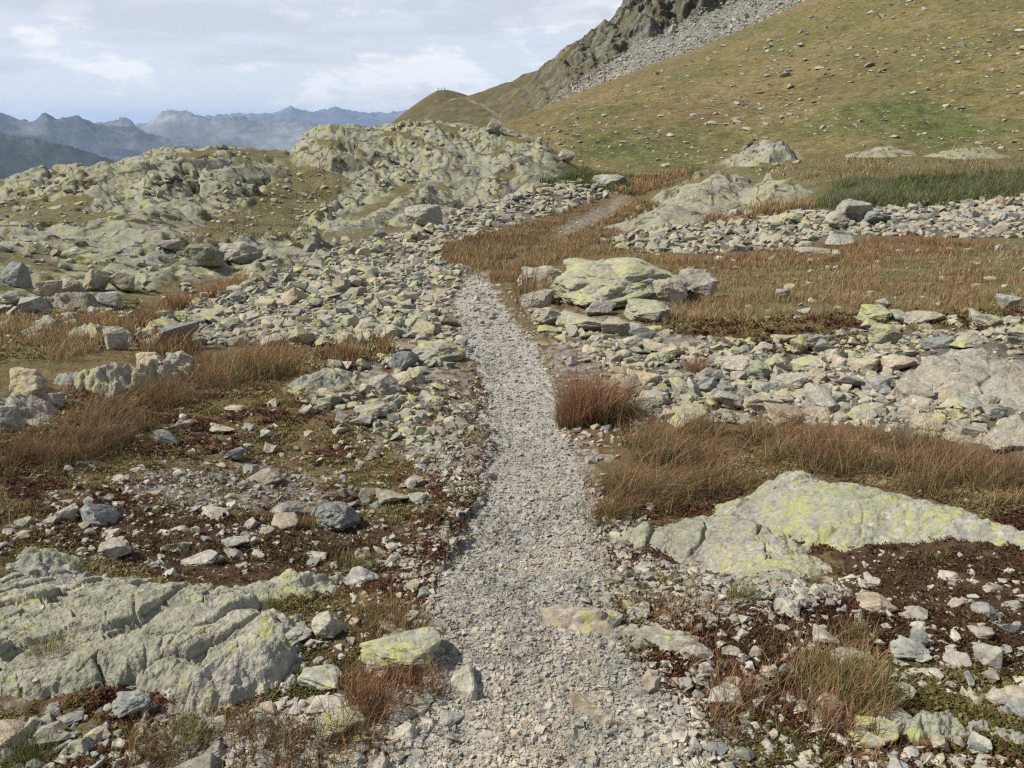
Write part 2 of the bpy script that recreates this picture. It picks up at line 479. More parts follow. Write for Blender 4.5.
# ------------------------------------------------------------------ land cover, surveyed from the photograph
HEATH, PATH, ROCK, RUBBLE, STRAW, RED, GREEN, DARK, BARE = range(9)
PATH_L = [(380, 800), (395, 768), (428, 700), (432, 640), (430, 600), (447, 560), (466, 520), (484, 480), (489, 440), (485, 400), (474, 360), (454, 330), (449, 310), (456, 292), (466, 278), (476, 268)]
PATH_R = [(486, 268), (492, 280), (498, 300), (522, 330), (544, 360), (560, 400), (572, 440), (586, 480), (598, 520), (606, 560), (610, 600), (628, 650), (660, 700), (680, 768), (690, 800)]
PATHPOLY = PATH_L + PATH_R
COVER = [
    (ROCK, [(-300, 150), (0, 140), (300, 100), (570, 100), (565, 185), (420, 225), (330, 245), (330, 262), (200, 300), (90, 305), (-300, 310)]),
    (RUBBLE, [(130, 325), (200, 297), (300, 262), (330, 243), (420, 225), (560, 180), (622, 178), (628, 190), (560, 215), (440, 250), (440, 285), (425, 340), (330, 350), (230, 348), (150, 340)]),
    (STRAW, [(160, 240), (200, 222), (255, 205), (282, 160), (320, 162), (352, 184), (330, 205), (300, 222), (325, 240), (250, 245), (200, 250)]),
    (STRAW, [(235, 150), (290, 148), (288, 158), (240, 163), (225, 170)]),
    (STRAW, [(335, 222), (385, 195), (440, 178), (460, 182), (430, 202), (380, 222)]),
    (STRAW, [(0, 310), (60, 300), (130, 290), (200, 280), (240, 275), (200, 300), (140, 325), (110, 345), (60, 370), (0, 360)]),
    (RED, [(205, 300), (130, 318), (150, 300), (240, 275), (245, 283)]),
    (STRAW, [(0, 255), (60, 258), (60, 272), (0, 268)]),
    (GREEN, [(530, 168), (640, 160), (720, 150), (860, 150), (700, 176), (640, 195), (600, 188), (545, 183)]),
    (RED, [(428, 238), (540, 218), (570, 205), (640, 195), (655, 205), (610, 232), (540, 262), (500, 280), (470, 272), (445, 262)]),
    (ROCK, [(600, 225), (640, 205), (700, 175), (740, 155), (800, 150), (820, 165), (800, 188), (815, 200), (740, 218), (640, 228)]),
    (STRAW, [(745, 172), (800, 158), (850, 148), (1324, 146), (1324, 178), (840, 188), (810, 200), (730, 222), (700, 222), (800, 200), (790, 178)]),
    (GREEN, [(800, 208), (830, 184), (930, 172), (1324, 162), (1324, 198), (890, 210)]),
    (RUBBLE, [(600, 240), (680, 218), (830, 214), (900, 206), (1324, 192), (1324, 240), (900, 236), (800, 250), (640, 254)]),
    (STRAW, [(630, 262), (760, 250), (880, 235), (1324, 240), (1324, 312), (900, 308), (720, 322), (660, 318), (690, 290)]),
    (RED, [(660, 256), (760, 250), (900, 232), (1010, 240), (900, 256), (740, 268), (680, 272)]),
    (BARE, [(520, 300), (620, 320), (760, 345), (900, 325), (1324, 325), (1324, 345), (760, 365), (640, 372), (560, 360)]),
    (RUBBLE, [(585, 345), (700, 350), (780, 362), (880, 332), (1324, 332), (1324, 480), (1010, 462), (850, 428), (660, 425), (600, 385)]),
    (BARE, [(330, 350), (430, 335), (470, 370), (488, 440), (470, 500), (420, 470), (340, 420), (290, 390)]),
    (BARE, [(545, 345), (600, 350), (640, 420), (600, 470), (580, 470)]),
    (BARE, [(120, 470), (250, 462), (330, 475), (320, 512), (200, 515), (120, 500)]),
    (BARE, [(590, 500), (660, 525), (760, 575), (850, 575), (860, 600), (700, 615), (620, 600)]),
    (BARE, [(640, 690), (720, 660), (760, 700), (760, 820), (680, 820)]),
    (BARE, [(380, 820), (200, 740), (120, 690), (-300, 760), (-300, 640), (60, 660), (300, 700), (420, 690), (430, 760)]),
    (DARK, [(30, 525), (130, 508), (250, 515), (330, 512), (420, 535), (400, 552), (300, 560), (330, 580), (180, 590), (120, 560)]),
    (DARK, [(830, 548), (880, 525), (1024, 545), (1324, 560), (1324, 680), (1000, 675), (880, 640), (850, 600)]),
    (DARK, [(700, 640), (800, 620), (860, 640), (850, 670), (760, 665)]),
    (RED, [(0, 420), (100, 385), (210, 362), (290, 345), (390, 335), (392, 352), (250, 385), (180, 410), (110, 465), (0, 475)]),
    (RED, [(560, 380), (640, 376), (660, 415), (850, 425), (1000, 455), (1324, 500), (1324, 540), (900, 500), (780, 470), (700, 500), (600, 522), (572, 505), (620, 460), (560, 430)]),
    (PATH, PATHPOLY),
    (BARE, [(548, 234), (585, 216), (612, 203), (626, 196), (634, 199), (612, 212), (590, 226), (565, 238)]),
]
HS = 2
UU0, VV0 = -300, 90
gu, gv = np.meshgrid(np.arange(UU0, 1324, HS), np.arange(VV0, 830, HS))
label = np.zeros(gu.shape, np.int8)
for cls, poly in COVER:
    label[inpoly(gu, gv, poly)] = cls


def blur(a, r):
    for ax in (0, 1):
        k = np.ones(2 * r + 1) / (2 * r + 1)
        a = np.apply_along_axis(lambda m: np.convolve(np.pad(m, r, 'edge'), k, 'valid'), ax, a)
    return a


MASK = np.stack([blur((label == c).astype(float), 3) for c in range(9)], -1)


def cover_at(u, v):
    fu = np.clip((u - UU0) / HS, 0, MASK.shape[1] - 1.01); fv = np.clip((v - VV0) / HS, 0, MASK.shape[0] - 1.01)
    iu, iv = fu.astype(int), fv.astype(int)
    a, b = (fu - iu)[..., None], (fv - iv)[..., None]
    return (MASK[iv, iu] * (1 - a) + MASK[iv, iu + 1] * a) * (1 - b) + (MASK[iv + 1, iu] * (1 - a) + MASK[iv + 1, iu + 1] * a) * b


u_, v_, dep_ = pix(X, Y, Zb)
wu = fbm2(TH * 60, ld[:, None] * 26 + 0 * TH, 4, 5) * 16
wv = fbm2(TH * 60 + 40, ld[:, None] * 26 + 0 * TH, 4, 9) * 7
fade = sstep(20, 120, v_ - 150 + 60)
cov = cover_at(u_ + wu * (.35 + .65 * sstep(150, 500, v_)), v_ + wv * (.3 + .7 * sstep(150, 500, v_)))
cov = np.clip((cov - .22) / .56, 0, 1)
# turf in the hollows of the bedrock
pk = sstep(.40, .50, fbm2(X * .16 + 3, Y * .10, 4, 201, .6)) * sstep(13, 18, DD)
pk2 = sstep(.52, .62, fbm2(X * .55 + 3, Y * .30, 4, 205, .6)) * sstep(13, 18, DD)
pk = np.maximum(pk, pk2) * cov[..., ROCK]
cov[..., STRAW] = np.clip(cov[..., STRAW] + pk, 0, 1); cov[..., ROCK] = cov[..., ROCK] - pk
# relief of its own for each cover
rockm = cov[..., ROCK]
Z = Zb.copy()
Z += fbm2(X * .55, Y * .55, 4, 31) * .035 * np.minimum(1, DD / 3) * (1 - cov[..., PATH] * .6)
Z += fbm2(X * 4.3, Y * 4.3, 4, 41) * .012 * (1 - cov[..., PATH] * .5)
Z += fbm2(X * 17, Y * 17, 3, 51) * .006 * sstep(14, 6, DD)
Z += sstep(3, 8, DD) * fbm2(X * .9, Y * .9, 5, 61, .55) * .05 * np.clip(cov[..., RUBBLE] + cov[..., BARE], 0, 1) * 1.5
# bedrock: plates of several sizes dipping along the strike
idx = np.nonzero((rockm > .01) & (DD > 7))
rx, ry = X[idx], Y[idx]
amp = np.minimum(1, DD[idx] / 30)
crest = sstep(0, 40, v_[idx] - 110) * .5 + .5
p1, k1 = plates2(rx / 5.0 + fbm2(rx * .3, ry * .3, 3, 70) * .4, ry / 4.0 + fbm2(rx * .3, ry * .3, 3, 72) * .4, 3, 1.4)
p2, k2 = plates2(rx / 1.7 + fbm2(rx, ry, 2, 74) * .08, ry / 1.2 + fbm2(rx, ry, 2, 75) * .08, 6, 1.5, .08)
k1 = np.clip((k1 - .5) / .5, 0, 1); k2 = np.clip((k2 - .55) / .45, 0, 1)
bed = bedding(rx, ry, 4.4, 71) * .46 * crest + p1 * .6 * crest - k1 * .22 + p2 * .16 - k2 * .10 + fbm2(rx * .4, ry * .4, 5, 81, .5) * .26 * crest + fbm2(rx * 3, ry * 3, 3, 83) * .04
Z[idx] += rockm[idx] * amp * bed
# a little wear along the trail
Z -= cov[..., PATH] * .03 * sstep(1.5, 3, DD)

# ground sampling -----------------------------------------------------------
LD0, DLD, DTH = ld[0], ld[1] - ld[0], th_f[1] - th_f[0]


def Hgt(x, y):
    t = np.clip((np.arctan2(x, y) - TH0) / DTH, 0, NTH - 1.01)
    r = np.clip((np.log(np.maximum(np.hypot(x, y), D0)) - LD0) / DLD, 0, ND - 1.01)
    i, j = r.astype(int), t.astype(int)
    a, b = r - i, t - j
    return (Z[i, j] * (1 - a) + Z[i + 1, j] * a) * (1 - b) + (Z[i, j + 1] * (1 - a) + Z[i + 1, j + 1] * a) * b


_SUB = slice(None, None, 2)


def ground_at(u, v, zb=None):
    """where the sight line of a pixel meets the ground -> x, y, z, d (nan when it misses)"""
    zt = Z if zb is None else zb
    u, v = np.atleast_1d(np.asarray(u, float)), np.atleast_1d(np.asarray(v, float))
    out = np.full((4, len(u)), np.nan)
    dsub = dd[_SUB]
    for s in range(0, len(u), 4000):
        th, sl = ray(u[s:s + 4000], v[s:s + 4000])
        j = np.clip(((th - TH0) / DTH).round().astype(int), 0, NTH - 1)
        zr = EYE + sl[None, :] * dsub[:, None]
        zz = zt[_SUB][:, j]
        below = zz > zr
        below[0] = False
        hit = below.any(0)
        k = np.maximum(below.argmax(0), 1)
        c = np.arange(len(j))
        e0 = (zr - zz)[k - 1, c]; e1 = (zr - zz)[k, c]
        t = np.clip(e0 / np.maximum(e0 - e1, 1e-9), 0, 1)
        d = dsub[k - 1] * (1 - t) + dsub[k] * t
        x, y = d * np.sin(th), d * np.cos(th)
        o = np.stack([x, y, EYE + sl * d, d])
        o[:, ~hit] = np.nan
        out[:, s:s + 4000] = o
    return out


# ground mesh: the surveyed sector, the rest of the circle and rings out to the horizon
th_b = np.linspace(TH1, TH0 + 2 * math.pi, 42)[1:-1]
far_d = np.array([170, 300, 700, 2000, 6000, 15000, 30000, 60000.0])
far_z = np.array([-45, -90, -220, -520, -850, -900, -900, -900.0])
nb = len(th_b)
w = (np.arange(1, nb + 1) / (nb + 1))[None, :]
Zback = Z[:, -1:] * (1 - w) + Z[:, :1] * w
thA = np.concatenate([th_f, th_b]); ZA = np.concatenate([Z, Zback], 1)
zedge = ZA[-1:]
ZF = np.minimum(far_z[:, None] + 0 * thA[None, :], zedge - 5)
ZA = np.concatenate([ZA, ZF], 0); dA = np.concatenate([dd, far_d])
XA, YA = dA[:, None] * np.sin(thA)[None], dA[:, None] * np.cos(thA)[None]
Vg = np.stack([XA, YA, ZA], -1).reshape(-1, 3)
covA = np.zeros((len(dA), len(thA), 9)); covA[:ND, :NTH] = cov
covA[:ND, NTH:] = cov[:, -1:] * (1 - w[..., None]) + cov[:, :1] * w[..., None]
covA[ND:, :, ROCK] = .5
cv = covA.reshape(-1, 9)


def rgba(a, b, c):
    return np.stack([a, b, c, np.ones_like(a)], -1)


extra = {'cova': rgba(cv[:, PATH], cv[:, ROCK], cv[:, RUBBLE]), 'covb': rgba(cv[:, STRAW], cv[:, RED], cv[:, GREEN]), 'covc': rgba(cv[:, DARK], cv[:, BARE], 0 * cv[:, 0])}
fg = grid_faces(len(dA), len(thA), True)
cap_c = len(Vg)
Vg = np.concatenate([Vg, [[0, 0, 0]]]); extra = {k: np.concatenate([e, e[:1] * 0 + [[0, 0, 0, 1]]]) for k, e in extra.items()}
uf, vf, _ = pix(Vg[fg[:, 0], 0], Vg[fg[:, 0], 1], Vg[fg[:, 0], 2])
infront = (np.abs(np.arctan2(Vg[fg[:, 0], 0], Vg[fg[:, 0], 1])) < TH1)
dist_f = np.hypot(Vg[fg[:, 0], 0], Vg[fg[:, 0], 1])
ispath = (np.concatenate([cv[:, PATH], [0]])[fg[:, 0]] > .5) & infront & (dist_f < 60)
rk = np.concatenate([cv[:, ROCK] + cv[:, STRAW], [0]])[fg[:, 0]]
KN1 = (dist_f > 16) & (dist_f < 126) & infront & (uf < 292) & (vf < 262)
KN2 = (dist_f > 26) & (dist_f < 126) & infront & (uf >= 292) & (uf < 572) & (vf < 240)
KN3 = (dist_f > 24) & (dist_f < 60) & infront & (uf >= 600) & (uf < 1500) & (vf < 232)
part_id = np.zeros(len(fg), int)
part_id[KN1] = 2; part_id[KN2] = 3; part_id[KN3] = 4; part_id[ispath] = 1
cap = np.stack([np.full(len(thA), cap_c), np.roll(np.arange(len(thA)), -1), np.arange(len(thA)), np.arange(len(thA))], -1)
for pid, nm, lb, ct in ((0, 'ground', 'stony brown alpine heath covering the foreground and the hollows', 'ground'), (1, 'path', 'pale gravel hiking trail running up the middle of the heath', 'path'),
                        (2, 'hill', 'broad grey bedrock knoll below the distant blue mountains', 'hill'), (3, 'hill', 'tallest lichen-covered knoll at the end of the trail, grass in its gullies', 'hill'),
                        (4, 'hill', 'low grassy rock rise with a dark green grass band below the big slope', 'hill')):
    ff = fg[part_id == pid]
    V2, F2, E2 = compact(Vg, ff, extra)
    o = mesh_from(nm, V2, F2, M_ground, cols=E2, smooth=True)
    tag(o, lb, ct, None, 'structure')
me = bpy.data.meshes.new('ground_near')
# centre of the sheet under the camera
Vc = np.concatenate([Vg[:len(thA)], Vg[cap_c:cap_c + 1] + [[0, 0, Vg[0, 2]]]])
Fc = np.stack([np.full(len(thA), len(thA)), np.roll(np.arange(len(thA)), -1), np.arange(len(thA))], -1)
o = mesh_from('ground', Vc, Fc, M_ground, cols={k: np.tile([[.0, 0, 0, 1]], (len(Vc), 1)) for k in extra})
tag(o, 'patch of ground under the standing place of the viewer', 'ground', None, 'structure')


# ------------------------------------------------------------------ far relief
def far_loft(name, isos, nth, nd, mat, label, disp, extra_fn=None, cat='mountain', th_pad=0.0, power=1.0):
    ths, kd, kz = None, [], []
    allth = []
    for iso in isos:
        a = np.array(iso, float); th, sl = ray(a[:, 0], a[:, 1]); allth += [th.min(), th.max()]
    t = np.linspace(min(allth), max(allth), nth)
    for iso in isos:
        a = np.array(iso, float)
        th, sl = ray(a[:, 0], a[:, 1])
        kd.append(np.interp(t, th, a[:, 2])); kz.append(np.interp(t, th, EYE + sl * a[:, 2]))
    kd, kz = np.log(np.array(kd)), np.array(kz)
    q = np.linspace(0, 1, nd)
    Zm = np.empty((nd, nth)); Dm = np.empty((nd, nth))
    for j in range(nth):
        L = kd[0, j] + (kd[-1, j] - kd[0, j]) * q
        Zm[:, j] = pchip(kd[:, j], kz[:, j], L); Dm[:, j] = np.exp(L)
    Tm = np.tile(t, (nd, 1))
    x, y = Dm * np.sin(Tm), Dm * np.cos(Tm)
    u, v, _ = pix(x, y, Zm)
    dx, dy, dz = disp(x, y, Zm, u, v, Dm)
    V = np.stack([x + dx, y + dy, Zm + dz], -1).reshape(-1, 3)
    cols = extra_fn(x, y, Zm, u, v) if extra_fn else None
    o = mesh_from(name, V, grid_faces(nd, nth), mat, cols=cols, smooth=True)
    tag(o, label, cat, None, 'structure')
    return o, (t, Dm, V.reshape(nd, nth, 3))


# the big grassy slope
def mat_slope():
    n = NT('slope_grass'); P = n.pos()
    scree, gr, rd = sep3(n, 'cova')
    f1 = n.noise(P, .9, 6, .7); f2 = n.noise(P, .16, 5, .6); f3 = n.noise(P, 4.5, 4, .7); f4 = n.noise(P, .06, 5, .62)
    c = n.ramp(f2, [(.28, (.112, .090, .036)), (.48, (.143, .118, .046)), (.62, (.158, .126, .056)), (.78, (.20, .150, .080))])
    c = n.mix(n.map(f4, .46, .56), c, (.114, .104, .042))
    c = n.mix(n.map(f4, .44, .34), c, (.155, .122, .062))
    c = n.mix(n.math('MULTIPLY', rd, .5), c, n.mix(f1, (.135, .085, .042), (.19, .13, .07)))
    c = n.mix(n.math('MULTIPLY', gr, .8), c, n.mix(f1, (.058, .074, .022), (.100, .112, .036)))
    c = n.mix(1.0, c, n.ramp(f1, [(.28, (.42, .44, .40)), (.5, (1, 1, 1)), (.72, (1.5, 1.45, 1.4))]), 'MULTIPLY')
    c = n.mix(1.0, c, n.ramp(f3, [(.25, (.5, .5, .48)), (.5, (1, 1, 1)), (.75, (1.35, 1.33, 1.3))]), 'MULTIPLY')
    peb = n.map(n.noise(P, 1.5, 3, .6), .64, .70)
    c = n.mix(n.math('MULTIPLY', peb, .5), c, (.30, .29, .19))
    return n.finish(c, .95, n.bump(n.math('ADD', f1, n.math('MULTIPLY', f3, .4)), 1.0, .25), .1)


def slope_cov(x, y, z, u, v):
    wu, wv = fbm2(x * .09, y * .09, 4, 3) * 30, fbm2(x * .09 + 9, y * .09, 4, 4) * 14
    U, Vv = u + wu, v + wv
    g = np.clip(1 - np.hypot((U - 920) / 110, (Vv - 122) / 26), 0, 1) * 1.6 + np.clip(1 - np.hypot((U - 770) / 120, (Vv - 18 - (800 - U) * .28) / 9), 0, 1) * 1.0
    g += np.clip(1 - np.hypot((U - 640) / 90, (Vv - 152) / 16), 0, 1) * 1.2 + np.clip(1 - np.hypot((U - 800) / 60, (Vv - 165) / 20), 0, 1)
    edge = 125 - (u - 505) * .405
    r = np.clip(1 - (v - edge) / 26, 0, 1) * .8 + np.clip(fbm2(x * .03, y * .03, 3, 8) * 1.4 - .1, 0, .7)
    return {'cova': rgba(np.zeros(x.size), np.clip(g, 0, 1).ravel(), np.clip(r, 0, 1).ravel())}


SLOPE = [
    [(440, 178, 66), (560, 176, 68), (700, 174, 68), (900, 176, 68), (1400, 176, 68)],
    [(440, 165, 78), (560, 160, 78), (700, 158, 80), (900, 156, 80), (1400, 150, 80)],
    [(440, 158, 100), (505, 128, 120), (560, 128, 105), (700, 118, 105), (900, 100, 105), (1024, 88, 105), (1400, 60, 105)],
    [(440, 152, 150), (505, 125, 150), (560, 108, 150), (620, 95, 150), (700, 80, 150), (800, 52, 150), (900, 30, 150), (1024, 8, 150), (1400, -60, 150)],
    [(440, 150, 215), (505, 125, 190), (530, 115, 200), (560, 103, 205), (600, 86, 210), (640, 70, 214), (700, 50, 220), (740, 34, 224), (780, 17, 228), (815, 1, 230), (850, -14, 232), (1024, -80, 240), (1400, -190, 240)],
    [(440, 200, 300), (505, 200, 300), (560, 180, 300), (640, 150, 310), (740, 120, 320), (815, 90, 330), (1024, 40, 340), (1400, 0, 340)],
]
M_slope = mat_slope()
slope_o, slope_g = far_loft('hill', SLOPE, 700, 420, M_slope, 'long olive and straw coloured grassy slope dotted with pale boulders', lambda x, y, z, u, v, d: (0, 0, (fbm2(x * .05, y * .05, 5, 90, .5) * .9 + fbm2(x * .7, y * .7, 3, 93) * .10) * sstep(66, 90, d) * (1 - .6 * sstep(150, 200, d))), slope_cov, 'hill')


# the cliff mountain behind it
def mat_cliff():
    n = NT('cliff'); P = n.pos()
    scree, grass, trail = sep3(n, 'cova')
    mp = n.node('ShaderNodeMapping'); n.put(mp.inputs[0], P); mp.inputs['Scale'].default_value = (1, 1, .45); mp.inputs['Rotation'].default_value = (0, .5, 0)
    Q = mp.outputs[0]
    f1 = n.noise(Q, .22, 6, .7); f2 = n.noise(P, .07, 5, .6); f3 = n.noise(P, .9, 5, .7)
    c = n.ramp(f1, [(.28, (.075, .072, .060)), (.48, (.135, .130, .105)), (.62, (.185, .178, .145)), (.8, (.27, .26, .215))])
    c = n.mix(1.0, c, n.ramp(f3, [(.25, (.55, .55, .55)), (.5, (1, 1, 1)), (.75, (1.35, 1.35, 1.3))]), 'MULTIPLY')
    g2 = n.math('ADD', grass, n.math('MULTIPLY', n.map(f2, .42, .55), .75), True)
    g2 = n.math('MULTIPLY', g2, n.map(n.noise(Q, .13, 5, .7), .36, .52), True)
    g2 = n.math('MAXIMUM', g2, n.math('SUBTRACT', grass, .35))
    gc = n.mix(f3, (.062, .056, .022), (.125, .10, .042))
    c = n.mix(g2, c, gc)
    sc = n.ramp(f3, [(.28, (.09, .088, .08)), (.5, (.185, .18, .155)), (.75, (.30, .29, .255))])
    c = n.mix(scree, c, sc)
    c = n.mix(trail, c, (.34, .31, .25))
    return n.finish(c, .95, n.bump(n.math('ADD', f1, f3), 1.0, .7), .1)


def cliff_cov(x, y, z, u, v):
    wu = fbm2(x * .03, y * .03, 4, 3) * 14; wv = fbm2(x * .03 + 5, z * .06, 4, 4) * 10
    base = 120 - (u - 520) * .40     # the foot of the cliff, along the grassy slope's edge
    topd = np.interp(u, [540, 600, 660, 720, 810], [3, 18, 30, 36, 30])
    scree = sstep(4, -4, (base - v + wv * .5) - topd) * sstep(545, 590, u + wu)
    grass = sstep(590, 480, u + wu * 2) * .95
    tr = np.zeros_like(u)
    for (a, b), (c, d) in (((482, 105), (500, 117)), ((468, 100), (482, 105)), ((455, 99), (430, 107))):
        t = np.clip(((u - a) * (c - a) + (v - b) * (d - b)) / ((c - a) ** 2 + (d - b) ** 2), 0, 1)
        tr = np.maximum(tr, sstep(1.2, .4, np.hypot(u - a - t * (c - a), v - b - t * (d - b))) * .32)
    return {'cova': rgba(np.clip(scree, 0, 1).ravel(), np.clip(grass, 0, 1).ravel(), tr.ravel())}


CLIFF = [
    [(380, 175, 300), (500, 170, 290), (560, 160, 290), (660, 130, 290), (760, 90, 290), (900, 40, 290), (1400, 0, 290)],
    [(380, 150, 360), (440, 140, 350), (500, 127, 340), (560, 107, 330), (640, 74, 320), (740, 38, 320), (815, 5, 320), (900, -30, 320), (1400, -100, 320)],
    [(380, 140, 420), (440, 118, 410), (500, 112, 400), (560, 80, 380), (640, 44, 370), (740, 4, 365), (815, -30, 365), (900, -70, 365), (1400, -200, 365)],
    [(380, 128, 470), (395, 123, 470), (430, 108, 470), (452, 100, 470), (470, 95.5, 470), (490, 89, 465), (510, 83, 460), (530, 76, 455), (550, 66, 450), (565, 55, 445), (582, 43, 440), (600, 30, 435), (612, 22, 430), (622, 8, 430), (632, -12, 430), (660, -40, 430), (740, -110, 430), (900, -170, 430), (1400, -300, 430)],
    [(380, 190, 640), (500, 170, 640), (600, 130, 640), (700, 90, 640), (900, 0, 640), (1400, 0, 640)],
]
M_cliff = mat_cliff()


def cliff_disp(x, y, z, u, v, d):
    a = sstep(480, 600, u) * .9 + .1
    w = fbm2(x * .02, z * .03, 4, 12) * 14
    st1 = saw((z * .8 - x * .55 + w) / 19, .8); st2 = saw((z * .55 + x * .8 + w * .7) / 11, .75); st3 = saw((z - x * .6 + w * .4) / 4.3, .75)
    n1 = ridged2(x * .03 + z * .012, z * .035 + y * .012, 6, 12, .6)
    base = 120 - (u - 520) * .40
    topd = np.interp(u, [540, 600, 660, 720, 810], [3, 18, 30, 36, 30])
    scr = sstep(6, -6, (base - v) - topd)
    m = a * (1 - .85 * scr) * (st1 * 8 + st2 * 6 + st3 * 2.6 + n1 * 4.0 + fbm2(x * .35, z * .35, 4, 14, .65) * 2.2) * sstep(640, 460, d) * sstep(290, 330, d)
    m = m + scr * fbm2(x * .5, z * .5, 4, 18, .7) * .7
    e = fbm2(x * .12, y * .12, 4, 22) * .5
    s = np.sin(np.arctan2(x, y)); c = np.cos(np.arctan2(x, y))
    return -s * m * .9, -c * m * .9, m * .25 + e


cliff_o, cliff_g = far_loft('mountain', CLIFF, 560, 380, M_cliff, 'steep grey crag with a scree apron rising behind the grassy slope', cliff_disp, cliff_cov)
HUMP = [
    [(330, 175, 520), (395, 160, 520), (520, 150, 520)],
    [(330, 160, 580), (380, 132, 590), (395, 124, 600), (410, 116, 605), (440, 105, 610), (520, 112, 610)],
    [(330, 160, 660), (375, 134, 660), (390, 124, 660), (405, 112, 660), (420, 101, 660), (430, 94.5, 660), (437, 90.6, 660), (445, 89.6, 660), (453, 91, 660), (462, 93.5, 660), (475, 98, 660), (500, 108, 660), (520, 116, 660)],
    [(330, 200, 780), (395, 190, 780), (520, 190, 780)],
]
far_loft('hill', HUMP, 240, 160, M_cliff, 'far dark brown hump with hikers on its top', lambda x, y, z, u, v, d: (0, 0, fbm2(x * .05, y * .05, 4, 15) * .5 * (1 - np.exp(-((d - 660) / 25.0) ** 2)) + 0 * z), lambda x, y, z, u, v: {'cova': rgba(np.zeros(x.size), np.full(x.size, .95), np.zeros(x.size))}, 'hill')


# distant ranges
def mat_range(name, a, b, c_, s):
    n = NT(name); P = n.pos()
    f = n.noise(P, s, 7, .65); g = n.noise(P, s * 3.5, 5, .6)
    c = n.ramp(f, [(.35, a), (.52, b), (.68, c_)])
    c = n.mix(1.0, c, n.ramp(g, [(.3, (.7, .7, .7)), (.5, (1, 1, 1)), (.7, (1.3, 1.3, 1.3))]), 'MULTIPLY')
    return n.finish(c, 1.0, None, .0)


def rng_disp(s, amp, seed, crest_d):
    def f(x, y, z, u, v, d):
        wx, wy = perlin2(x * s * .5, y * s * .5, seed + 9) * .9, perlin2(x * s * .5 + 7, y * s * .5, seed + 10) * .9
        r = ridged2(x * s * .8 + y * s * .75 + wx, y * s * 1.5 - x * s * .5 + wy, 4, seed, .42)
        keep = 1 - .92 * np.exp(-((d - crest_d) / (crest_d * .10)) ** 2)
        j = fbm2(x * s * 5, y * s * 5, 4, seed + 5) * .10
        jag = (ridged2(x / (crest_d * .022), y / (crest_d * .022), 4, seed + 2, .6) - .8) * crest_d * 2.2 / F * np.exp(-((d - crest_d) / (crest_d * .028)) ** 2)
        return 0 * x, 0 * x, jag + (np.minimum(r - 1.5, 0) * (.05 + .62 * keep) + np.minimum(j, .02) * .15) * amp
    return f


def range_isos(crest, dc, foot, depth=.13):
    us = np.arange(crest[0][0], crest[-1][0], 1.6)
    vs = np.interp(us, [p[0] for p in crest], [p[1] for p in crest])
    c = [(u, v, dc) for u, v in zip(us, vs)]
    f0 = [(u, foot, dc * (1 - depth)) for u, v in crest]
    f1 = [(u, v + (foot - v) * .45, dc * (1 - depth * .45)) for u, v in crest]
    b = [(u, foot, dc * (1 + depth)) for u, v in crest]
    return [f0, f1, c, b]


RA = [(-400, 95), (-200, 108), (-60, 100), (0, 113), (18, 120), (33, 119), (40, 115), (46, 112.5), (52, 116), (59, 119.3), (70, 119), (78, 117.3), (86, 120), (94, 123.5), (115, 126), (135, 128), (160, 137), (185, 143), (220, 152), (300, 160), (420, 170)]
RB = [(60, 128), (107, 123), (118, 119.5), (125, 118), (131, 121), (136, 127), (146, 125), (155, 118), (162, 112), (168, 109.5), (176, 111), (184, 112.6), (198, 115.5), (211, 117.5), (222, 116), (234, 114), (246, 117), (260, 121), (290, 124), (330, 123), (370, 127), (430, 132), (520, 135), (700, 138)]
RC = [(140, 124), (200, 117), (234, 114.5), (252, 115.2), (266, 114.6), (275, 112.8), (283, 111), (291, 107.6), (298, 110), (309, 112.8), (318, 111.5), (327, 110), (336, 108.2), (347, 110.5), (359, 112.6), (375, 112.5), (391, 113), (420, 111), (470, 114), (600, 112), (900, 116)]
RD = [(-500, 80), (-200, 112), (-60, 124), (0, 133), (40, 141), (75, 149), (110, 160), (150, 172), (190, 186), (260, 205), (340, 230)]
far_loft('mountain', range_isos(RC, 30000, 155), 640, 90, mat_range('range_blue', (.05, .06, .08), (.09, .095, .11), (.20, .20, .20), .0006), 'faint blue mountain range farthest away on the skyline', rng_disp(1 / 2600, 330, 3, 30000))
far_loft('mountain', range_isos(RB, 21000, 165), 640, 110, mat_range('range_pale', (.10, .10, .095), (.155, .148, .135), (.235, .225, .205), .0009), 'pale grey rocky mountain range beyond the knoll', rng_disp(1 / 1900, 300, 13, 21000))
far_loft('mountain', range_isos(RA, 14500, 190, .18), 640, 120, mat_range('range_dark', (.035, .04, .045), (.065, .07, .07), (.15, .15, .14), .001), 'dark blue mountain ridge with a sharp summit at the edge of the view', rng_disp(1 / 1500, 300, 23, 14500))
far_loft('mountain', range_isos(RD, 9000, 260, .2), 500, 120, mat_range('range_near', (.025, .03, .025), (.045, .05, .035), (.10, .095, .07), .0016), 'shadowy green valley side sloping down behind the grey knoll', rng_disp(1 / 900, 120, 33, 9000))

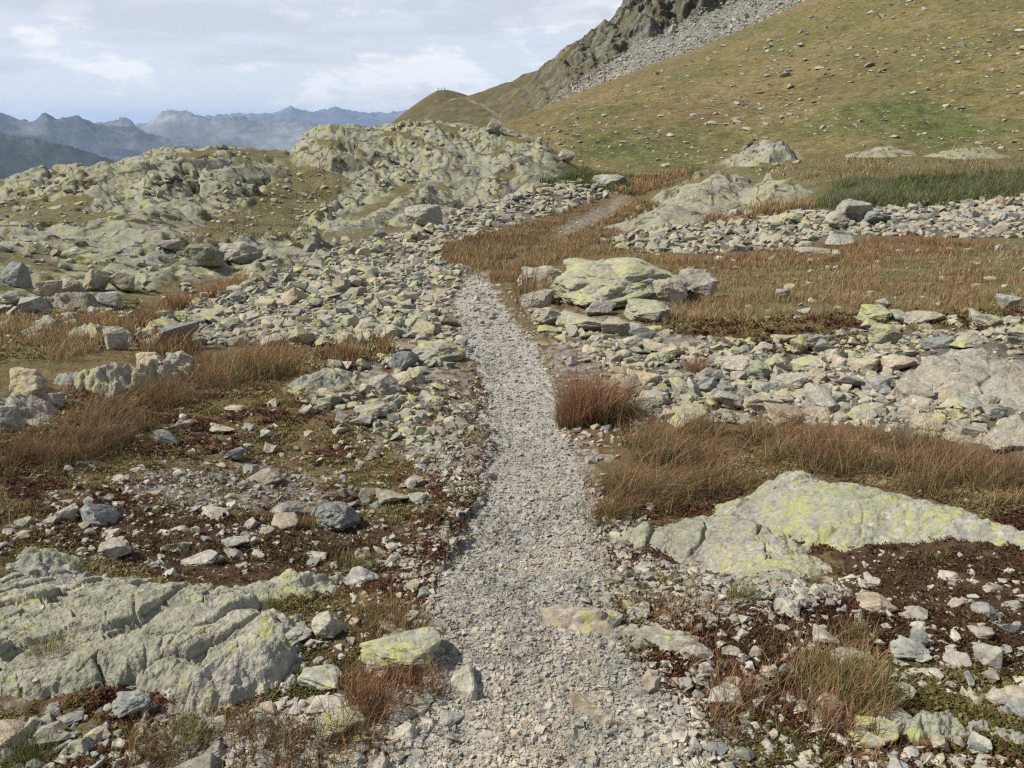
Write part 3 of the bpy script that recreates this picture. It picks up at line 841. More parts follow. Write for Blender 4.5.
# ------------------------------------------------------------------ rock shapes
def icosphere(sub):
    t = (1 + 5 ** .5) / 2
    V = [(-1, t, 0), (1, t, 0), (-1, -t, 0), (1, -t, 0), (0, -1, t), (0, 1, t), (0, -1, -t), (0, 1, -t), (t, 0, -1), (t, 0, 1), (-t, 0, -1), (-t, 0, 1)]
    Fc = [(0, 11, 5), (0, 5, 1), (0, 1, 7), (0, 7, 10), (0, 10, 11), (1, 5, 9), (5, 11, 4), (11, 10, 2), (10, 7, 6), (7, 1, 8), (3, 9, 4), (3, 4, 2), (3, 2, 6), (3, 6, 8), (3, 8, 9), (4, 9, 5), (2, 4, 11), (6, 2, 10), (8, 6, 7), (9, 8, 1)]
    V = [np.array(v) / np.linalg.norm(v) for v in V]
    for _ in range(sub):
        mid, nf = {}, []
        def m(a, b):
            k = (min(a, b), max(a, b))
            if k not in mid:
                p = V[a] + V[b]; V.append(p / np.linalg.norm(p)); mid[k] = len(V) - 1
            return mid[k]
        for a, b, c in Fc:
            x, y, z = m(a, b), m(b, c), m(c, a)
            nf += [(a, x, z), (b, y, x), (c, z, y), (x, y, z)]
        Fc = nf
    return np.array(V), np.array(Fc)


ICO = {s: icosphere(s) for s in (0, 1, 2, 3, 4)}


def rock_shape(sub, seed, flat=.6, blocky=.5, rough=.0, soft=.0, planes=11):
    """angular stone: the directions of a sphere cut by random planes; spans about [-1, 1]"""
    r = np.random.default_rng(seed)
    D, Fc = ICO[sub]
    N = r.normal(size=(planes, 3))
    box = np.array([[1, 0, 0], [-1, 0, 0], [0, 1, 0], [0, -1, 0], [0, 0, 1], [0, 0, -1]], float) + r.normal(size=(6, 3)) * (.34 * (1 - blocky) + .12)
    N = np.concatenate([N, box])
    N /= np.linalg.norm(N, axis=1)[:, None]
    off = np.concatenate([r.uniform(.78, 1.12, planes), r.uniform(.58, .85, 6)])
    dots = D @ N.T
    rr = np.where(dots > .05, off[None] / np.maximum(dots, .05), 9)
    if soft:
        k = 1 / soft
        rad = (np.sum(rr ** -k, 1)) ** (-1 / k) * 1.12
    else:
        rad = rr.min(1)
    V = D * rad[:, None]
    if rough:
        p = V * 2.2 + seed * 3.7
        h, ck = plates3(p[:, 0], p[:, 1] * 1.3, p[:, 2] * 1.6, seed, 1.0)
        n = perlin3(p[:, 0] * 1.6, p[:, 1] * 1.6, p[:, 2] * 1.6, seed) * .5 + perlin3(p[:, 0] * 4, p[:, 1] * 4, p[:, 2] * 4, seed + 1) * .25
        V += D * (rough * (h * .9 - ck * .35 + n * .6))[:, None]
    V[:, 2] *= flat
    lo, hi = V.min(0), V.max(0)
    V = (V - (lo + hi) / 2) / ((hi - lo) / 2)      # unit box, so a scale is a size
    return V, Fc


def hull_shape(sub, seed, npts=14, blocky=.5, rough=0.0):
    """sharp-edged broken stone: the hull of a few points, optionally cut finer and roughened"""
    import bmesh
    r = np.random.default_rng(seed)
    p = r.normal(size=(npts, 3)); p /= np.linalg.norm(p, axis=1)[:, None]
    q = p / np.abs(p).max(1)[:, None]
    p = p * (1 - blocky) + q * blocky * .8
    p *= r.uniform(.82, 1.0, (npts, 1))
    bm = bmesh.new()
    for v in p: bm.verts.new(v)
    res = bmesh.ops.convex_hull(bm, input=bm.verts[:])
    bmesh.ops.delete(bm, geom=[g for g in res['geom_interior'] if isinstance(g, bmesh.types.BMVert)], context='VERTS')
    bmesh.ops.triangulate(bm, faces=bm.faces[:])
    if sub:
        bmesh.ops.bevel(bm, geom=bm.edges[:], offset=.035, segments=1, affect='EDGES', profile=.6)
        bmesh.ops.triangulate(bm, faces=bm.faces[:])
        for _ in range(sub):
            long_ = [e for e in bm.edges if e.calc_length() > .30 / (1.6 ** _)]
            bmesh.ops.subdivide_edges(bm, edges=long_, cuts=1, use_grid_fill=False)
            bmesh.ops.triangulate(bm, faces=bm.faces[:])
    bm.verts.ensure_lookup_table(); bm.verts.index_update()
    V = np.array([v.co[:] for v in bm.verts]); Fc = np.array([[v.index for v in f.verts] for f in bm.faces])
    bm.free()
    if rough:
        a = V * 1.7 + seed * 3.7
        h, ck = plates3(a[:, 0], a[:, 1] * 1.4, a[:, 2] * 1.8, seed, 1.2)
        n = perlin3(a[:, 0] * 2, a[:, 1] * 2, a[:, 2] * 2, seed) * .5 + perlin3(a[:, 0] * 5, a[:, 1] * 5, a[:, 2] * 5, seed + 1) * .3 + perlin3(a[:, 0] * 11, a[:, 1] * 11, a[:, 2] * 11, seed + 2) * .14
        V = V + V / np.linalg.norm(V, axis=1)[:, None] * (rough * (h * .9 - ck * .3 + n * .8))[:, None]
    lo, hi = V.min(0), V.max(0)
    return (V - (lo + hi) / 2) / ((hi - lo) / 2), Fc


def merged(name, templates, pos, scl, rot, tilt, mat, attrs):
    """many loose pieces as one mesh. pos (n,3), scl (n,3), rot (n), tilt (n,2); attrs {name: (n,)}"""
    n = len(pos)
    which = rng.integers(0, len(templates), n)
    VV, FF, AA, base = [], [], {k: [] for k in attrs}, 0
    for ti, (tv, tf) in enumerate(templates):
        ids = np.nonzero(which == ti)[0]
        if not len(ids): continue
        v = tv[None] * scl[ids][:, None, :]
        ax, ay = tilt[ids, 0][:, None], tilt[ids, 1][:, None]
        y = v[..., 1] * np.cos(ax) - v[..., 2] * np.sin(ax); z = v[..., 1] * np.sin(ax) + v[..., 2] * np.cos(ax); x = v[..., 0]
        x, z = x * np.cos(ay) + z * np.sin(ay), -x * np.sin(ay) + z * np.cos(ay)
        c, s = np.cos(rot[ids])[:, None], np.sin(rot[ids])[:, None]
        x, y = x * c - y * s, x * s + y * c
        v = np.stack([x, y, z], -1) + pos[ids][:, None, :]
        VV.append(v.reshape(-1, 3))
        FF.append((tf[None] + (np.arange(len(ids)) * len(tv))[:, None, None] + base).reshape(-1, tf.shape[1]))
        for k in attrs: AA[k].append(np.repeat(attrs[k][ids], len(tv)))
        base += len(ids) * len(tv)
    return mesh_from(name, np.concatenate(VV), np.concatenate(FF), mat, {k: np.concatenate(v) for k, v in AA.items()})


# ------------------------------------------------------------------ bedrock outcrops
def resample(pts, n):
    p = np.array(pts, float)
    L = np.concatenate([[0], np.cumsum(np.hypot(*np.diff(p, axis=0).T))]); L /= L[-1]
    s = np.linspace(0, 1, n)
    return np.stack([np.interp(s, L, p[:, k]) for k in range(p.shape[1])], -1)


def pt_poly_dist(px_, py_, poly):
    d = np.full(px_.shape, 1e9)
    n = len(poly)
    for i in range(n):
        (ax, ay), (bx, by) = poly[i], poly[(i + 1) % n]
        ex, ey = bx - ax, by - ay
        t = np.clip(((px_ - ax) * ex + (py_ - ay) * ey) / max(ex * ex + ey * ey, 1e-12), 0, 1)
        d = np.minimum(d, np.hypot(px_ - ax - t * ex, py_ - ay - t * ey))
    return np.where(inpoly(px_, py_, poly), d, -d)


def Hbase(x, y):
    t = np.clip((np.arctan2(x, y) - TH0) / DTH, 0, NTH - 1.01)
    r = np.clip((np.log(np.maximum(np.hypot(x, y), D0)) - LD0) / DLD, 0, ND - 1.01)
    i, j = r.astype(int), t.astype(int)
    a, b = r - i, t - j
    return (Zb[i, j] * (1 - a) + Zb[i + 1, j] * a) * (1 - b) + (Zb[i, j + 1] * (1 - a) + Zb[i + 1, j + 1] * a) * b


def outcrop(label, foot, crest, H, w, back=.06, plate=.4, amp=.05, crack=.015, tilt=.5, lichen=.5, tone=.4, mat=None, seed=1, cat='rock outcrop', far=None, bed=.6, ang=.35, jag=.012, soft=.16):
    """bedrock breaking through the ground inside a surveyed outline: rim, dip, broken plates, joints"""
    f, c = np.array(foot, float), np.array(crest, float)
    gf = ground_at(f[:, 0], f[:, 1], Zb); gc = ground_at(c[:, 0], c[:, 1], Zb + H)
    thf, _ = ray(f[:, 0], f[:, 1]); thc, _ = ray(c[:, 0], c[:, 1])
    lf = np.log(np.where(np.isnan(gf[3]), far or 60, gf[3])); lc = np.log(np.where(np.isnan(gc[3]) | (gc[3] > 72), far or 60, gc[3]))
    lc = np.maximum(lc, np.interp(thc, thf, lf) + .004) + back
    poly = list(zip(thf, lf)) + list(zip(thc, lc))[::-1]
    P_ = np.array(poly)
    st = 1.05 / F
    tg = np.arange(P_[:, 0].min() - .02, P_[:, 0].max() + .02, st)
    lg = np.arange(P_[:, 1].min() - .02, P_[:, 1].max() + .02, st * (1.4 if far is None else 2.2))
    if len(tg) * len(lg) > 420000:
        q = math.sqrt(len(tg) * len(lg) / 420000); tg = np.arange(tg[0], tg[-1], st * q); lg = np.arange(lg[0], lg[-1], (lg[1] - lg[0]) * q)
    T, L = np.meshgrid(tg, lg)
    d = np.exp(L); x, y = d * np.sin(T), d * np.cos(T)
    sc = plate
    wt, wl = fbm2(T * 45, L * 45, 4, seed) * jag, fbm2(T * 45 + 9, L * 45, 4, seed + 3) * jag
    dist = pt_poly_dist(T + wt, L + wl, poly) * d
    o_ = np.argsort(thf); oc = np.argsort(thc)
    l0 = np.interp(T, thf[o_], lf[o_]); l1 = np.interp(T, thc[oc], lc[oc])
    frac = np.clip((L - l0) / np.maximum(l1 - l0, .01), 0, 1)
    rim = 1 - (1 - np.clip(dist / w, 0, 1)) ** 2.4
    h = H * rim * (tilt + (1 - tilt) * np.sin(np.clip(frac, 0, 1) * 1.9))
    ca_, sa_ = math.cos(ang + seed * .7), math.sin(ang + seed * .7)
    rx_, ry_ = x * ca_ + y * sa_, -x * sa_ + y * ca_
    qx, qy = rx_ + fbm2(x / sc * 2, y / sc * 2, 2, seed + 5) * sc * .05, ry_ + fbm2(x / sc * 2 + 7, y / sc * 2, 2, seed + 6) * sc * .05
    h1, k1 = plates2(qx / sc, qy / sc * 1.8, seed, 1.3, soft)
    h2, k2 = plates2(qx / sc * 2.6 + 3, qy / sc * 3.9, seed + 20, 1.3, soft)
    k1, k2 = np.clip((k1 - .55) / .45, 0, 1), np.clip((k2 - .55) / .45, 0, 1)
    gate = np.clip(.5 + perlin2(x / sc * .8, y / sc * .8, seed + 31) * 1.6, 0, 1)
    dis = amp * (h1 * 1.0 + h2 * .38 * gate + bed * bedding(x, y, sc * 2.2, seed + 40, ang, 3) * .45 + fbm2(x / sc * 2.6, y / sc * 2.6, 6, seed + 50, .62) * .17) - crack * (k1 + k2 * .5 * gate)
    inn = dist > 0
    lift = float(np.mean((Hgt(x, y) - Hbase(x, y))[inn]) + .012) if far is None and d.mean() < 8 else 0.0
    z = Hbase(x, y) + lift * np.clip(dist / (w * .5), 0, 1) + np.where(dist > 0, h + dis * np.clip(dist / (w * .45), 0, 1), 0) - .02 - np.clip(-dist, 0, .2 + H) * 1.2
    V = np.stack([x, y, z], -1).reshape(-1, 3)
    fc_ = grid_faces(len(lg), len(tg))
    keep = (dist.ravel()[fc_] > -.05 - .15 * H).any(1)
    V2, F2, _ = compact(V, fc_[keep], {})
    o = mesh_from('rock_outcrop' if cat != 'boulder' else 'boulder', V2, F2, mat or M_out, smooth=True)
    o['lichen'] = float(lichen); o['tone'] = float(tone)
    tag(o, label, cat)
    PLACED.append((label, float(np.mean(c[:, 0])), float(np.mean(f[:, 1])), float(np.ptp(f[:, 0]))))
    RSURF.append((foot, crest))
    return o


PLACED, RSURF = [], []
outcrop('long low whaleback of grey bedrock splashed with yellow lichen below the rusty grass', [(700, 528), (745, 542), (800, 558), (850, 558), (900, 551), (960, 553), (1024, 563), (1120, 588)],
        [(700, 508), (735, 496), (762, 478), (790, 471), (830, 474), (880, 482), (940, 495), (1024, 516), (1120, 545)], jag=.009, H=.15, w=.42, back=.09, plate=.42, amp=.045, crack=.018, tilt=.4, lichen=.72, tone=.42, seed=3, bed=.8)
outcrop('lower shelf of grey bedrock at the trail end of the whaleback, spotted with lichen', [(610, 541), (650, 557), (700, 571), (760, 581), (815, 585), (848, 572)],
        [(610, 536), (655, 515), (700, 507), (750, 508), (800, 526), (848, 560)], jag=.010, H=.07, w=.22, back=.02, plate=.36, amp=.04, crack=.018, tilt=.6, lichen=.64, tone=.5, seed=33, bed=.8)
outcrop('large cracked grey bedrock slab with rusty faces and scattered lichen spots, near the viewer', [(-90, 745), (0, 712), (70, 704), (120, 700), (170, 718), (225, 724), (262, 708), (300, 692), (318, 658)],
        [(-90, 620), (0, 585), (60, 577), (110, 574), (150, 588), (190, 592), (232, 600), (285, 632), (312, 656)], H=.055, w=.14, back=.10, plate=.17, amp=.030, crack=.022, tilt=.75, lichen=.56, tone=.5, seed=5, bed=.8)
outcrop('lichen-yellow rounded bedrock hump behind the cracked grey slab', [(0, 590), (30, 588), (60, 582), (100, 575)],
        [(0, 556), (30, 545), (60, 546), (100, 570)], H=.07, w=.25, plate=.25, amp=.03, crack=.015, lichen=.66, tone=.3, seed=7)
outcrop('low lichen-spotted bedrock ridge with grass tufts growing on it beside the trail', [(150, 612), (200, 608), (250, 612), (300, 612), (352, 596)],
        [(150, 606), (195, 588), (235, 578), (290, 566), (352, 588)], H=.06, w=.22, plate=.25, amp=.025, crack=.018, lichen=.66, tone=.45, seed=8)
outcrop('broken lichen-streaked outcrop among loose stones and wiry grass near the viewer', [(880, 748), (930, 756), (980, 752), (1030, 770), (1100, 790)],
        [(880, 722), (905, 698), (930, 690), (965, 700), (1024, 722), (1100, 760)], H=.12, w=.26, plate=.25, amp=.035, crack=.015, lichen=.58, tone=.35, seed=13)
outcrop('craggy lichen-green outcrop with a square block on top, above the rusty grass', [(58, 385), (80, 392), (110, 396), (140, 392), (170, 388), (198, 372)],
        [(58, 374), (80, 352), (105, 342), (140, 343), (170, 346), (198, 350)], H=.62, w=.9, back=.05, plate=.5, amp=.2, crack=.04, tilt=.6, lichen=.6, tone=.45, seed=14)
outcrop('smooth green-grey hump above the craggy outcrop', [(58, 342), (85, 348), (112, 346), (130, 338)],
        [(58, 334), (75, 321), (95, 317), (130, 334)], H=.3, w=.6, plate=.6, amp=.1, crack=.03, lichen=.62, tone=.45, seed=15)
outcrop('broken ledge of tan and grey blocks along the foot of the knoll', [(0, 310), (30, 312), (60, 310), (90, 312), (128, 306)],
        [(0, 278), (30, 276), (60, 274), (90, 270), (128, 285)], H=.62, w=1.2, back=.03, plate=.8, amp=.26, crack=.06, tilt=.7, lichen=.45, tone=.6, seed=16)
outcrop('pile of dark-edged slabs at the foot of the ledge, beside the yellow grass', [(-60, 440), (0, 430), (28, 425), (55, 415), (72, 395)],
        [(-60, 395), (0, 370), (20, 362), (45, 368), (72, 388)], H=.24, w=.6, plate=.5, amp=.10, crack=.04, lichen=.4, tone=.55, seed=17)
outcrop('wide dome of bedrock under the summit of the tallest knoll', [(410, 192), (440, 187), (480, 186), (530, 186), (563, 176)],
        [(410, 178), (435, 158), (470, 140), (510, 134), (563, 160)], H=1.3, w=4.50, back=.02, plate=3.0, amp=0.31, crack=.12, tilt=.5, lichen=.5, tone=.5, mat=M_outfar, jag=.006, seed=18, far=58)
outcrop('rough grey crag tower on the skyline of the tallest knoll', [(298, 166), (330, 170), (360, 166), (388, 160)],
        [(298, 146), (312, 130), (332, 124), (360, 129), (388, 150)], H=1.3, w=2.40, back=.02, plate=2.0, amp=0.50, crack=.2, tilt=.6, lichen=.45, tone=.5, mat=M_outfar, jag=.006, seed=19, far=57)
outcrop('green-grey ribs of bedrock dipping to the rubble at the foot of the tallest knoll', [(322, 236), (360, 232), (400, 222), (430, 210), (455, 200)],
        [(322, 226), (352, 206), (390, 190), (425, 182), (455, 190)], H=.7, w=2.25, back=.02, plate=2.0, amp=0.31, crack=.12, tilt=.5, lichen=.48, tone=.5, mat=M_outfar, jag=.006, seed=20, far=50, bed=1.4)
outcrop('broad slab of bedrock on the low grassy rise', [(602, 229), (650, 228), (700, 223), (738, 214), (752, 196)],
        [(602, 224), (640, 203), (680, 182), (715, 167), (752, 164)], H=.7, w=2.40, back=.02, plate=2.0, amp=0.22, crack=.1, tilt=.5, lichen=.46, tone=.5, mat=M_outfar, jag=.006, seed=21, far=48)
outcrop('lichen-grey slab beside straw grass on the low grassy rise', [(715, 206), (750, 207), (790, 204), (814, 192)],
        [(715, 196), (745, 184), (780, 176), (814, 184)], H=.5, w=1.80, back=.02, plate=1.5, amp=0.22, crack=.1, tilt=.5, lichen=.55, tone=.5, mat=M_outfar, jag=.006, seed=22, far=48)
outcrop('grey blocky outcrop standing on the crest of the low rise', [(738, 160), (765, 163), (798, 160)],
        [(738, 152), (755, 137), (780, 138), (798, 152)], H=.75, w=0.90, back=.03, plate=1.2, amp=0.25, crack=.15, tilt=.7, lichen=.5, tone=.35, mat=M_outfar, jag=.006, seed=23, far=48)
outcrop('long low hump of pale rock on the crest, before the dark green patch', [(842, 157), (880, 158), (918, 156)],
        [(842, 155), (872, 146), (900, 144), (918, 151)], H=.35, w=1.80, back=.02, plate=1.2, amp=0.12, crack=.08, lichen=.6, tone=.55, mat=M_outfar, jag=.006, seed=24, far=54)
outcrop('pale lichen hump at the end of the crest above the green grass band', [(925, 157), (965, 160), (1012, 158)],
        [(925, 154), (952, 146), (980, 143), (1012, 154)], H=.4, w=1.80, back=.02, plate=1.2, amp=0.12, crack=.08, lichen=.72, tone=.55, mat=M_outfar, jag=.006, seed=25, far=54)
outcrop('smooth grey ribbed slab above the worn hollow of the knoll', [(195, 178), (240, 180), (290, 172)],
        [(195, 172), (240, 160), (290, 162)], H=.5, w=2.25, back=.02, plate=2, amp=0.19, crack=.1, lichen=.5, tone=.5, mat=M_outfar, jag=.006, seed=26, far=52)
outcrop('serrated pale rock ridge on the skyline of the broad knoll', [(70, 186), (110, 188), (150, 182), (190, 172), (226, 164)],
        [(70, 170), (100, 162), (125, 159), (150, 151), (190, 149), (226, 150)], H=.8, w=2.25, back=.02, plate=1.8, amp=0.37, crack=.15, lichen=.55, tone=.5, mat=M_outfar, jag=.006, seed=27, far=49)
outcrop('wide tan and grey bedrock face with rounded ribs on the broad knoll', [(60, 250), (110, 248), (160, 240), (205, 226)],
        [(60, 226), (110, 206), (160, 196), (205, 206)], H=.5, w=2.70, back=.03, plate=2.2, amp=0.25, crack=.12, lichen=.5, tone=.6, mat=M_outfar, jag=.006, seed=28, far=45)
outcrop('pale broken bedrock slabs rising out of the rubble near the rusty grass', [(905, 398), (940, 404), (980, 400), (1050, 420)],
        [(905, 362), (935, 345), (980, 344), (1050, 352)], H=.15, w=.6, plate=.5, amp=.07, crack=.04, lichen=.3, tone=.52, seed=29)
outcrop('bulging grey bedrock block under the rusty grass at the edge of the rubble', [(975, 445), (1010, 455), (1090, 470)],
        [(975, 425), (1005, 410), (1090, 405)], H=.22, w=.4, plate=.5, amp=.08, crack=.03, lichen=.3, tone=.5, seed=30)
outcrop('mossy yellow-green slab poking out of the heath beside the trail rubble', [(285, 398), (320, 396), (352, 384)],
        [(285, 390), (318, 370), (352, 368)], H=.10, w=.35, plate=.4, amp=.04, crack=.02, lichen=.62, tone=.4, seed=31)

# ------------------------------------------------------------------ single boulders and stones
SHAPES_L = [hull_shape(4, 100 + i, 13 + i % 6, [.3, .7, .5, .9, .4, .6][i % 6], .09) for i in range(10)]
SHAPES_M = [hull_shape(3, 200 + i, 11 + i % 7, [.3, .8, .5][i % 3], .08) for i in range(18)]
import bmesh as _b


def dome_block(seed):
    r = np.random.default_rng(seed)
    tv, tf = hull_shape(5, seed, 22, .45, .14)
    return tv, tf


SHAPES_L.append(dome_block(77))
MESH_L, MESH_M = [], []
for lst, out in ((SHAPES_L, MESH_L), (SHAPES_M, MESH_M)):
    for tv, tf in lst:
        o = mesh_from('boulder', tv, tf, M_rock)
        out.append(o.data); bpy.data.objects.remove(o)


def put_rock(name, mesh, loc, scl, rot, label, cat, lichen, tone, group=None):
    o = bpy.data.objects.new(name, mesh)
    COL.objects.link(o)
    o.location = loc; o.scale = scl; o.rotation_euler = rot
    o['lichen'] = float(lichen); o['tone'] = float(tone)
    tag(o, label, cat, group)
    return o


N_THINGS = 0


def boulder(u0, v0, u1, v1, lichen, tone, label, tilt=(0, 0), dep=.8, big=None, name='boulder', shape=None, sink=.12, rz=None):
    """a stone that fills the box (u0,v0)-(u1,v1) of the picture, standing on the ground at the box's foot"""
    global N_THINGS
    uc = (u0 + u1) / 2
    for dv in range(0, 40, 2):
        g = ground_at([uc], [v1 - (v1 - v0) * .12 + dv])[:, 0]
        if not np.isnan(g[3]) and g[3] < 75: break
    x, y, z, d = g
    _, _, depth = pix(x, y, z)
    wdt = (u1 - u0) * depth / F / 2
    hpx = (v1 - v0) * depth / F
    cosv = math.cos(math.atan2(EYE - z, d)); sinv = math.sin(math.atan2(EYE - z, d))
    dp = wdt * dep
    hz = max((hpx - 1.2 * dp * sinv) / max(cosv, .3) / 2, wdt * .22)
    lst = MESH_L if (u1 - u0) > 26 else MESH_M
    k = shape if shape is not None else int(rng.integers(0, len(lst)))
    push = dp * .6
    th = math.atan2(x, y)
    x, y = x + push * math.sin(th), y + push * math.cos(th)
    z = float(Hgt(np.array([x]), np.array([y]))[0])
    r = rz if rz is not None else float(rng.uniform(-.5, .5))
    o = put_rock(name, lst[k % len(lst)], (x, y, z + hz * (1 - 2 * sink)), (wdt * 1.08, dp * 1.08, hz * 1.08), (tilt[0], tilt[1], r - th), label, name, lichen, tone)
    PLACED.append((label, uc, v1, u1 - u0)); N_THINGS += 1
    return o


B = boulder
FLAGS = []


def flagstone(u0, v0, u1, v1, thick, lichen, tone, label, shape, rz):
    """a flat stone let into the ground so that only its worn top shows"""
    global N_THINGS
    uc = (u0 + u1) / 2
    ga, gb = ground_at([uc], [v0], Zb)[:, 0], ground_at([uc], [v1], Zb)[:, 0]
    x, y = (ga[0] + gb[0]) / 2, (ga[1] + gb[1]) / 2
    dep_ = pix(x, y, 0.0)[2]
    hx, hy = (u1 - u0) * dep_ / F / 2, np.hypot(ga[0] - gb[0], ga[1] - gb[1]) / 2
    xs, ys = np.meshgrid(np.linspace(x - hx * .8, x + hx * .8, 9), np.linspace(y - hy * .8, y + hy * .8, 9))
    z = float(np.max(Hgt(xs, ys)))
    o = put_rock('stone', MESH_L[shape], (x, y, z + thick - .10), (hx * 1.1, hy * 1.2, .10), (0, 0, rz - math.atan2(x, y)), label, 'stone', lichen, tone)
    PLACED.append((label, uc, v1, u1 - u0)); N_THINGS += 1
    FLAGS.append(([(u0 + 6, v1 - 2), (u1 - 6, v1 - 2)], [(u0 + 6, v0), (u1 - 6, v0)]))
    return o


flagstone(538, 608, 622, 644, .022, .40, .60, 'flat grey slab with faint lichen let into the edge of the trail', 3, .06)
flagstone(628, 634, 726, 660, .026, .36, .52, 'pale flat slab in brown heath just outside the trail edge', 1, -.04)
flagstone(574, 704, 642, 724, .028, .05, .68, 'worn tan slab sunk in the trail gravel', 7, .1)
flagstone(440, 668, 500, 704, .022, .38, .45, 'grey slab with yellow spots half buried at the trail side', 5, .3)
# by the trail and in the near heath
B(318, 502, 363, 536, .12, .12, 'grey wedge-shaped stone with dark hollows leaning in the heath near the trail', (.0, .35))
B(268, 500, 303, 517, .1, .5, 'flat-topped grey stone lying behind a rounder tan one in the heath')
B(272, 513, 298, 531, .12, .65, 'rounded tan stone in front of a flat-topped one in the heath', name='stone')
B(101, 540, 131, 561, .1, .55, 'squat grey angular stone on dark heath behind the cracked slab')
B(227, 448, 244, 463, .0, .05, 'small blue-grey pointed stone with a white streak in the heath', name='stone')
B(182, 557, 216, 566, .1, .85, 'pale flat stone on dark red heath above the lichen ridge', name='stone')
B(223, 536, 250, 549, .1, .3, 'slim grey slab lying alone in the dark heath', name='stone')
B(303, 555, 326, 562, .1, .85, 'pale lozenge-shaped stone nearest the wedge-shaped stone', name='stone')
B(376, 489, 408, 505, .1, .6, 'tan roof-shaped stone beside the trail', name='stone')
B(408, 492, 432, 503, .1, .5, 'grey block next to the tan roof-shaped stone', name='stone')
B(364, 634, 440, 676, .85, .35, 'domed yellow-lichen boulder at the trail edge', shape=0, dep=.75)
B(314, 615, 346, 640, .4, .85, 'pale rounded stone with a lichen cap below the low ridge')
B(255, 636, 312, 658, .75, .4, 'flat stone crusted yellow with lichen at the end of the cracked slab')
B(14, 671, 42, 692, .1, .85, 'pale squarish stone lodged in front of the cracked slab', name='stone')
B(114, 697, 150, 721, .05, .15, 'blue-grey blunt block under the front of the cracked slab')
B(300, 668, 344, 692, .65, .35, 'lichen-green angular block beside the reddish grass')
B(306, 696, 344, 716, .1, .5, 'grey split stone in front of the lichen-green angular block')
B(318, 712, 366, 740, .6, .42, 'yellow-spotted grey boulder by the near reddish grass')
B(-12, 724, 36, 748, .1, .7, 'tan flat-topped block at the lower corner of the view')
B(60, 712, 84, 726, .05, .3, 'small dark grey stone among gravel before the cracked slab', name='stone')
B(438, 712, 462, 728, .02, .3, 'dark grey cube-like stone at the gravel margin', name='stone')
B(42, 730, 72, 744, .05, .5, 'grey flake of stone near the tan flat-topped block', name='stone')
# right-hand heath
B(830, 653, 868, 676, .05, .86, 'pale jagged stone in the brown heath above the straw tuft')
B(888, 643, 925, 664, .05, .3, 'grey roof-shaped stone on the dark heath')
B(811, 629, 838, 647, .08, .45, 'rounded grey-brown stone above the pale jagged one', name='stone')
B(858, 595, 895, 613, .1, .7, 'long tan stone lying in front of the whaleback')
B(904, 606, 928, 620, .05, .5, 'tilted flat grey stone in the dark red heath', name='stone')
B(972, 602, 1000, 619, .05, .15, 'blue-grey tilted flake in the dark red heath')
B(939, 569, 962, 582, .08, .55, 'grey-brown stone on the dark red heath under the whaleback', name='stone')
B(969, 625, 990, 640, .05, .5, 'pale grey hump of stone in the dark heath', name='stone')
B(944, 652, 968, 668, .05, .87, 'pale sharp-cornered stone in olive heath', name='stone')
B(972, 646, 998, 671, .05, .88, 'whitish ragged stone standing upright in olive heath', name='stone')
B(909, 629, 925, 651, .05, .1, 'narrow blue-grey stone standing on edge in the heath', name='stone')
B(986, 689, 1008, 707, .05, .86, 'white rounded stone behind the lichen-streaked outcrop', name='stone')
B(872, 722, 895, 746, .75, .3, 'yellow-green lichen block before the lichen-streaked outcrop', name='stone')
B(969, 736, 990, 752, .02, .88, 'whitish cobble on the lichen-streaked outcrop rubble', name='stone')
B(1006, 697, 1034, 720, .05, .15, 'dark blue-grey boulder cut by the edge of the view')
B(775, 599, 787, 614, .0, .9, 'little white stone standing upright on dark heath', name='stone')
B(722, 646, 742, 658, .1, .5, 'small grey stone at the tip of the pale flat slab', name='stone')
B(608, 611, 622, 630, .6, .5, 'small lichen-tipped stone behind the flat trail-edge slab', name='stone')
# the lichen boulder beside the trail and its company
B(552, 249, 686, 316, .72, .45, 'biggest boulder, mottled with yellow-green lichen, beside the trail', shape=10, dep=.95, rz=.1, sink=.27)
B(676, 269, 715, 302, .35, .5, 'grey square block at the end of the biggest lichen boulder', shape=3)
B(519, 266, 570, 296, .3, .45, 'grey angular boulder wedged beside the biggest lichen boulder on the trail side')
B(585, 299, 612, 318, .0, .05, 'blue-grey broken block under the biggest lichen boulder', name='stone')
B(560, 312, 612, 334, .55, .5, 'lichen-grey slab in front of the biggest lichen boulder')
B(622, 300, 668, 324, .75, .35, 'flat yellow-topped slab at the front of the biggest lichen boulder')
B(646, 278, 684, 310, .45, .6, 'round-faced grey boulder leaning on the biggest lichen boulder')
B(602, 314, 632, 338, .3, .6, 'tan stubby boulder between two lichen slabs')
B(532, 308, 562, 328, .4, .5, 'low grey boulder where the trail passes the biggest lichen boulder')
B(522, 290, 552, 312, .35, .5, 'grey broken boulder at the trail side of the lichen boulder group')
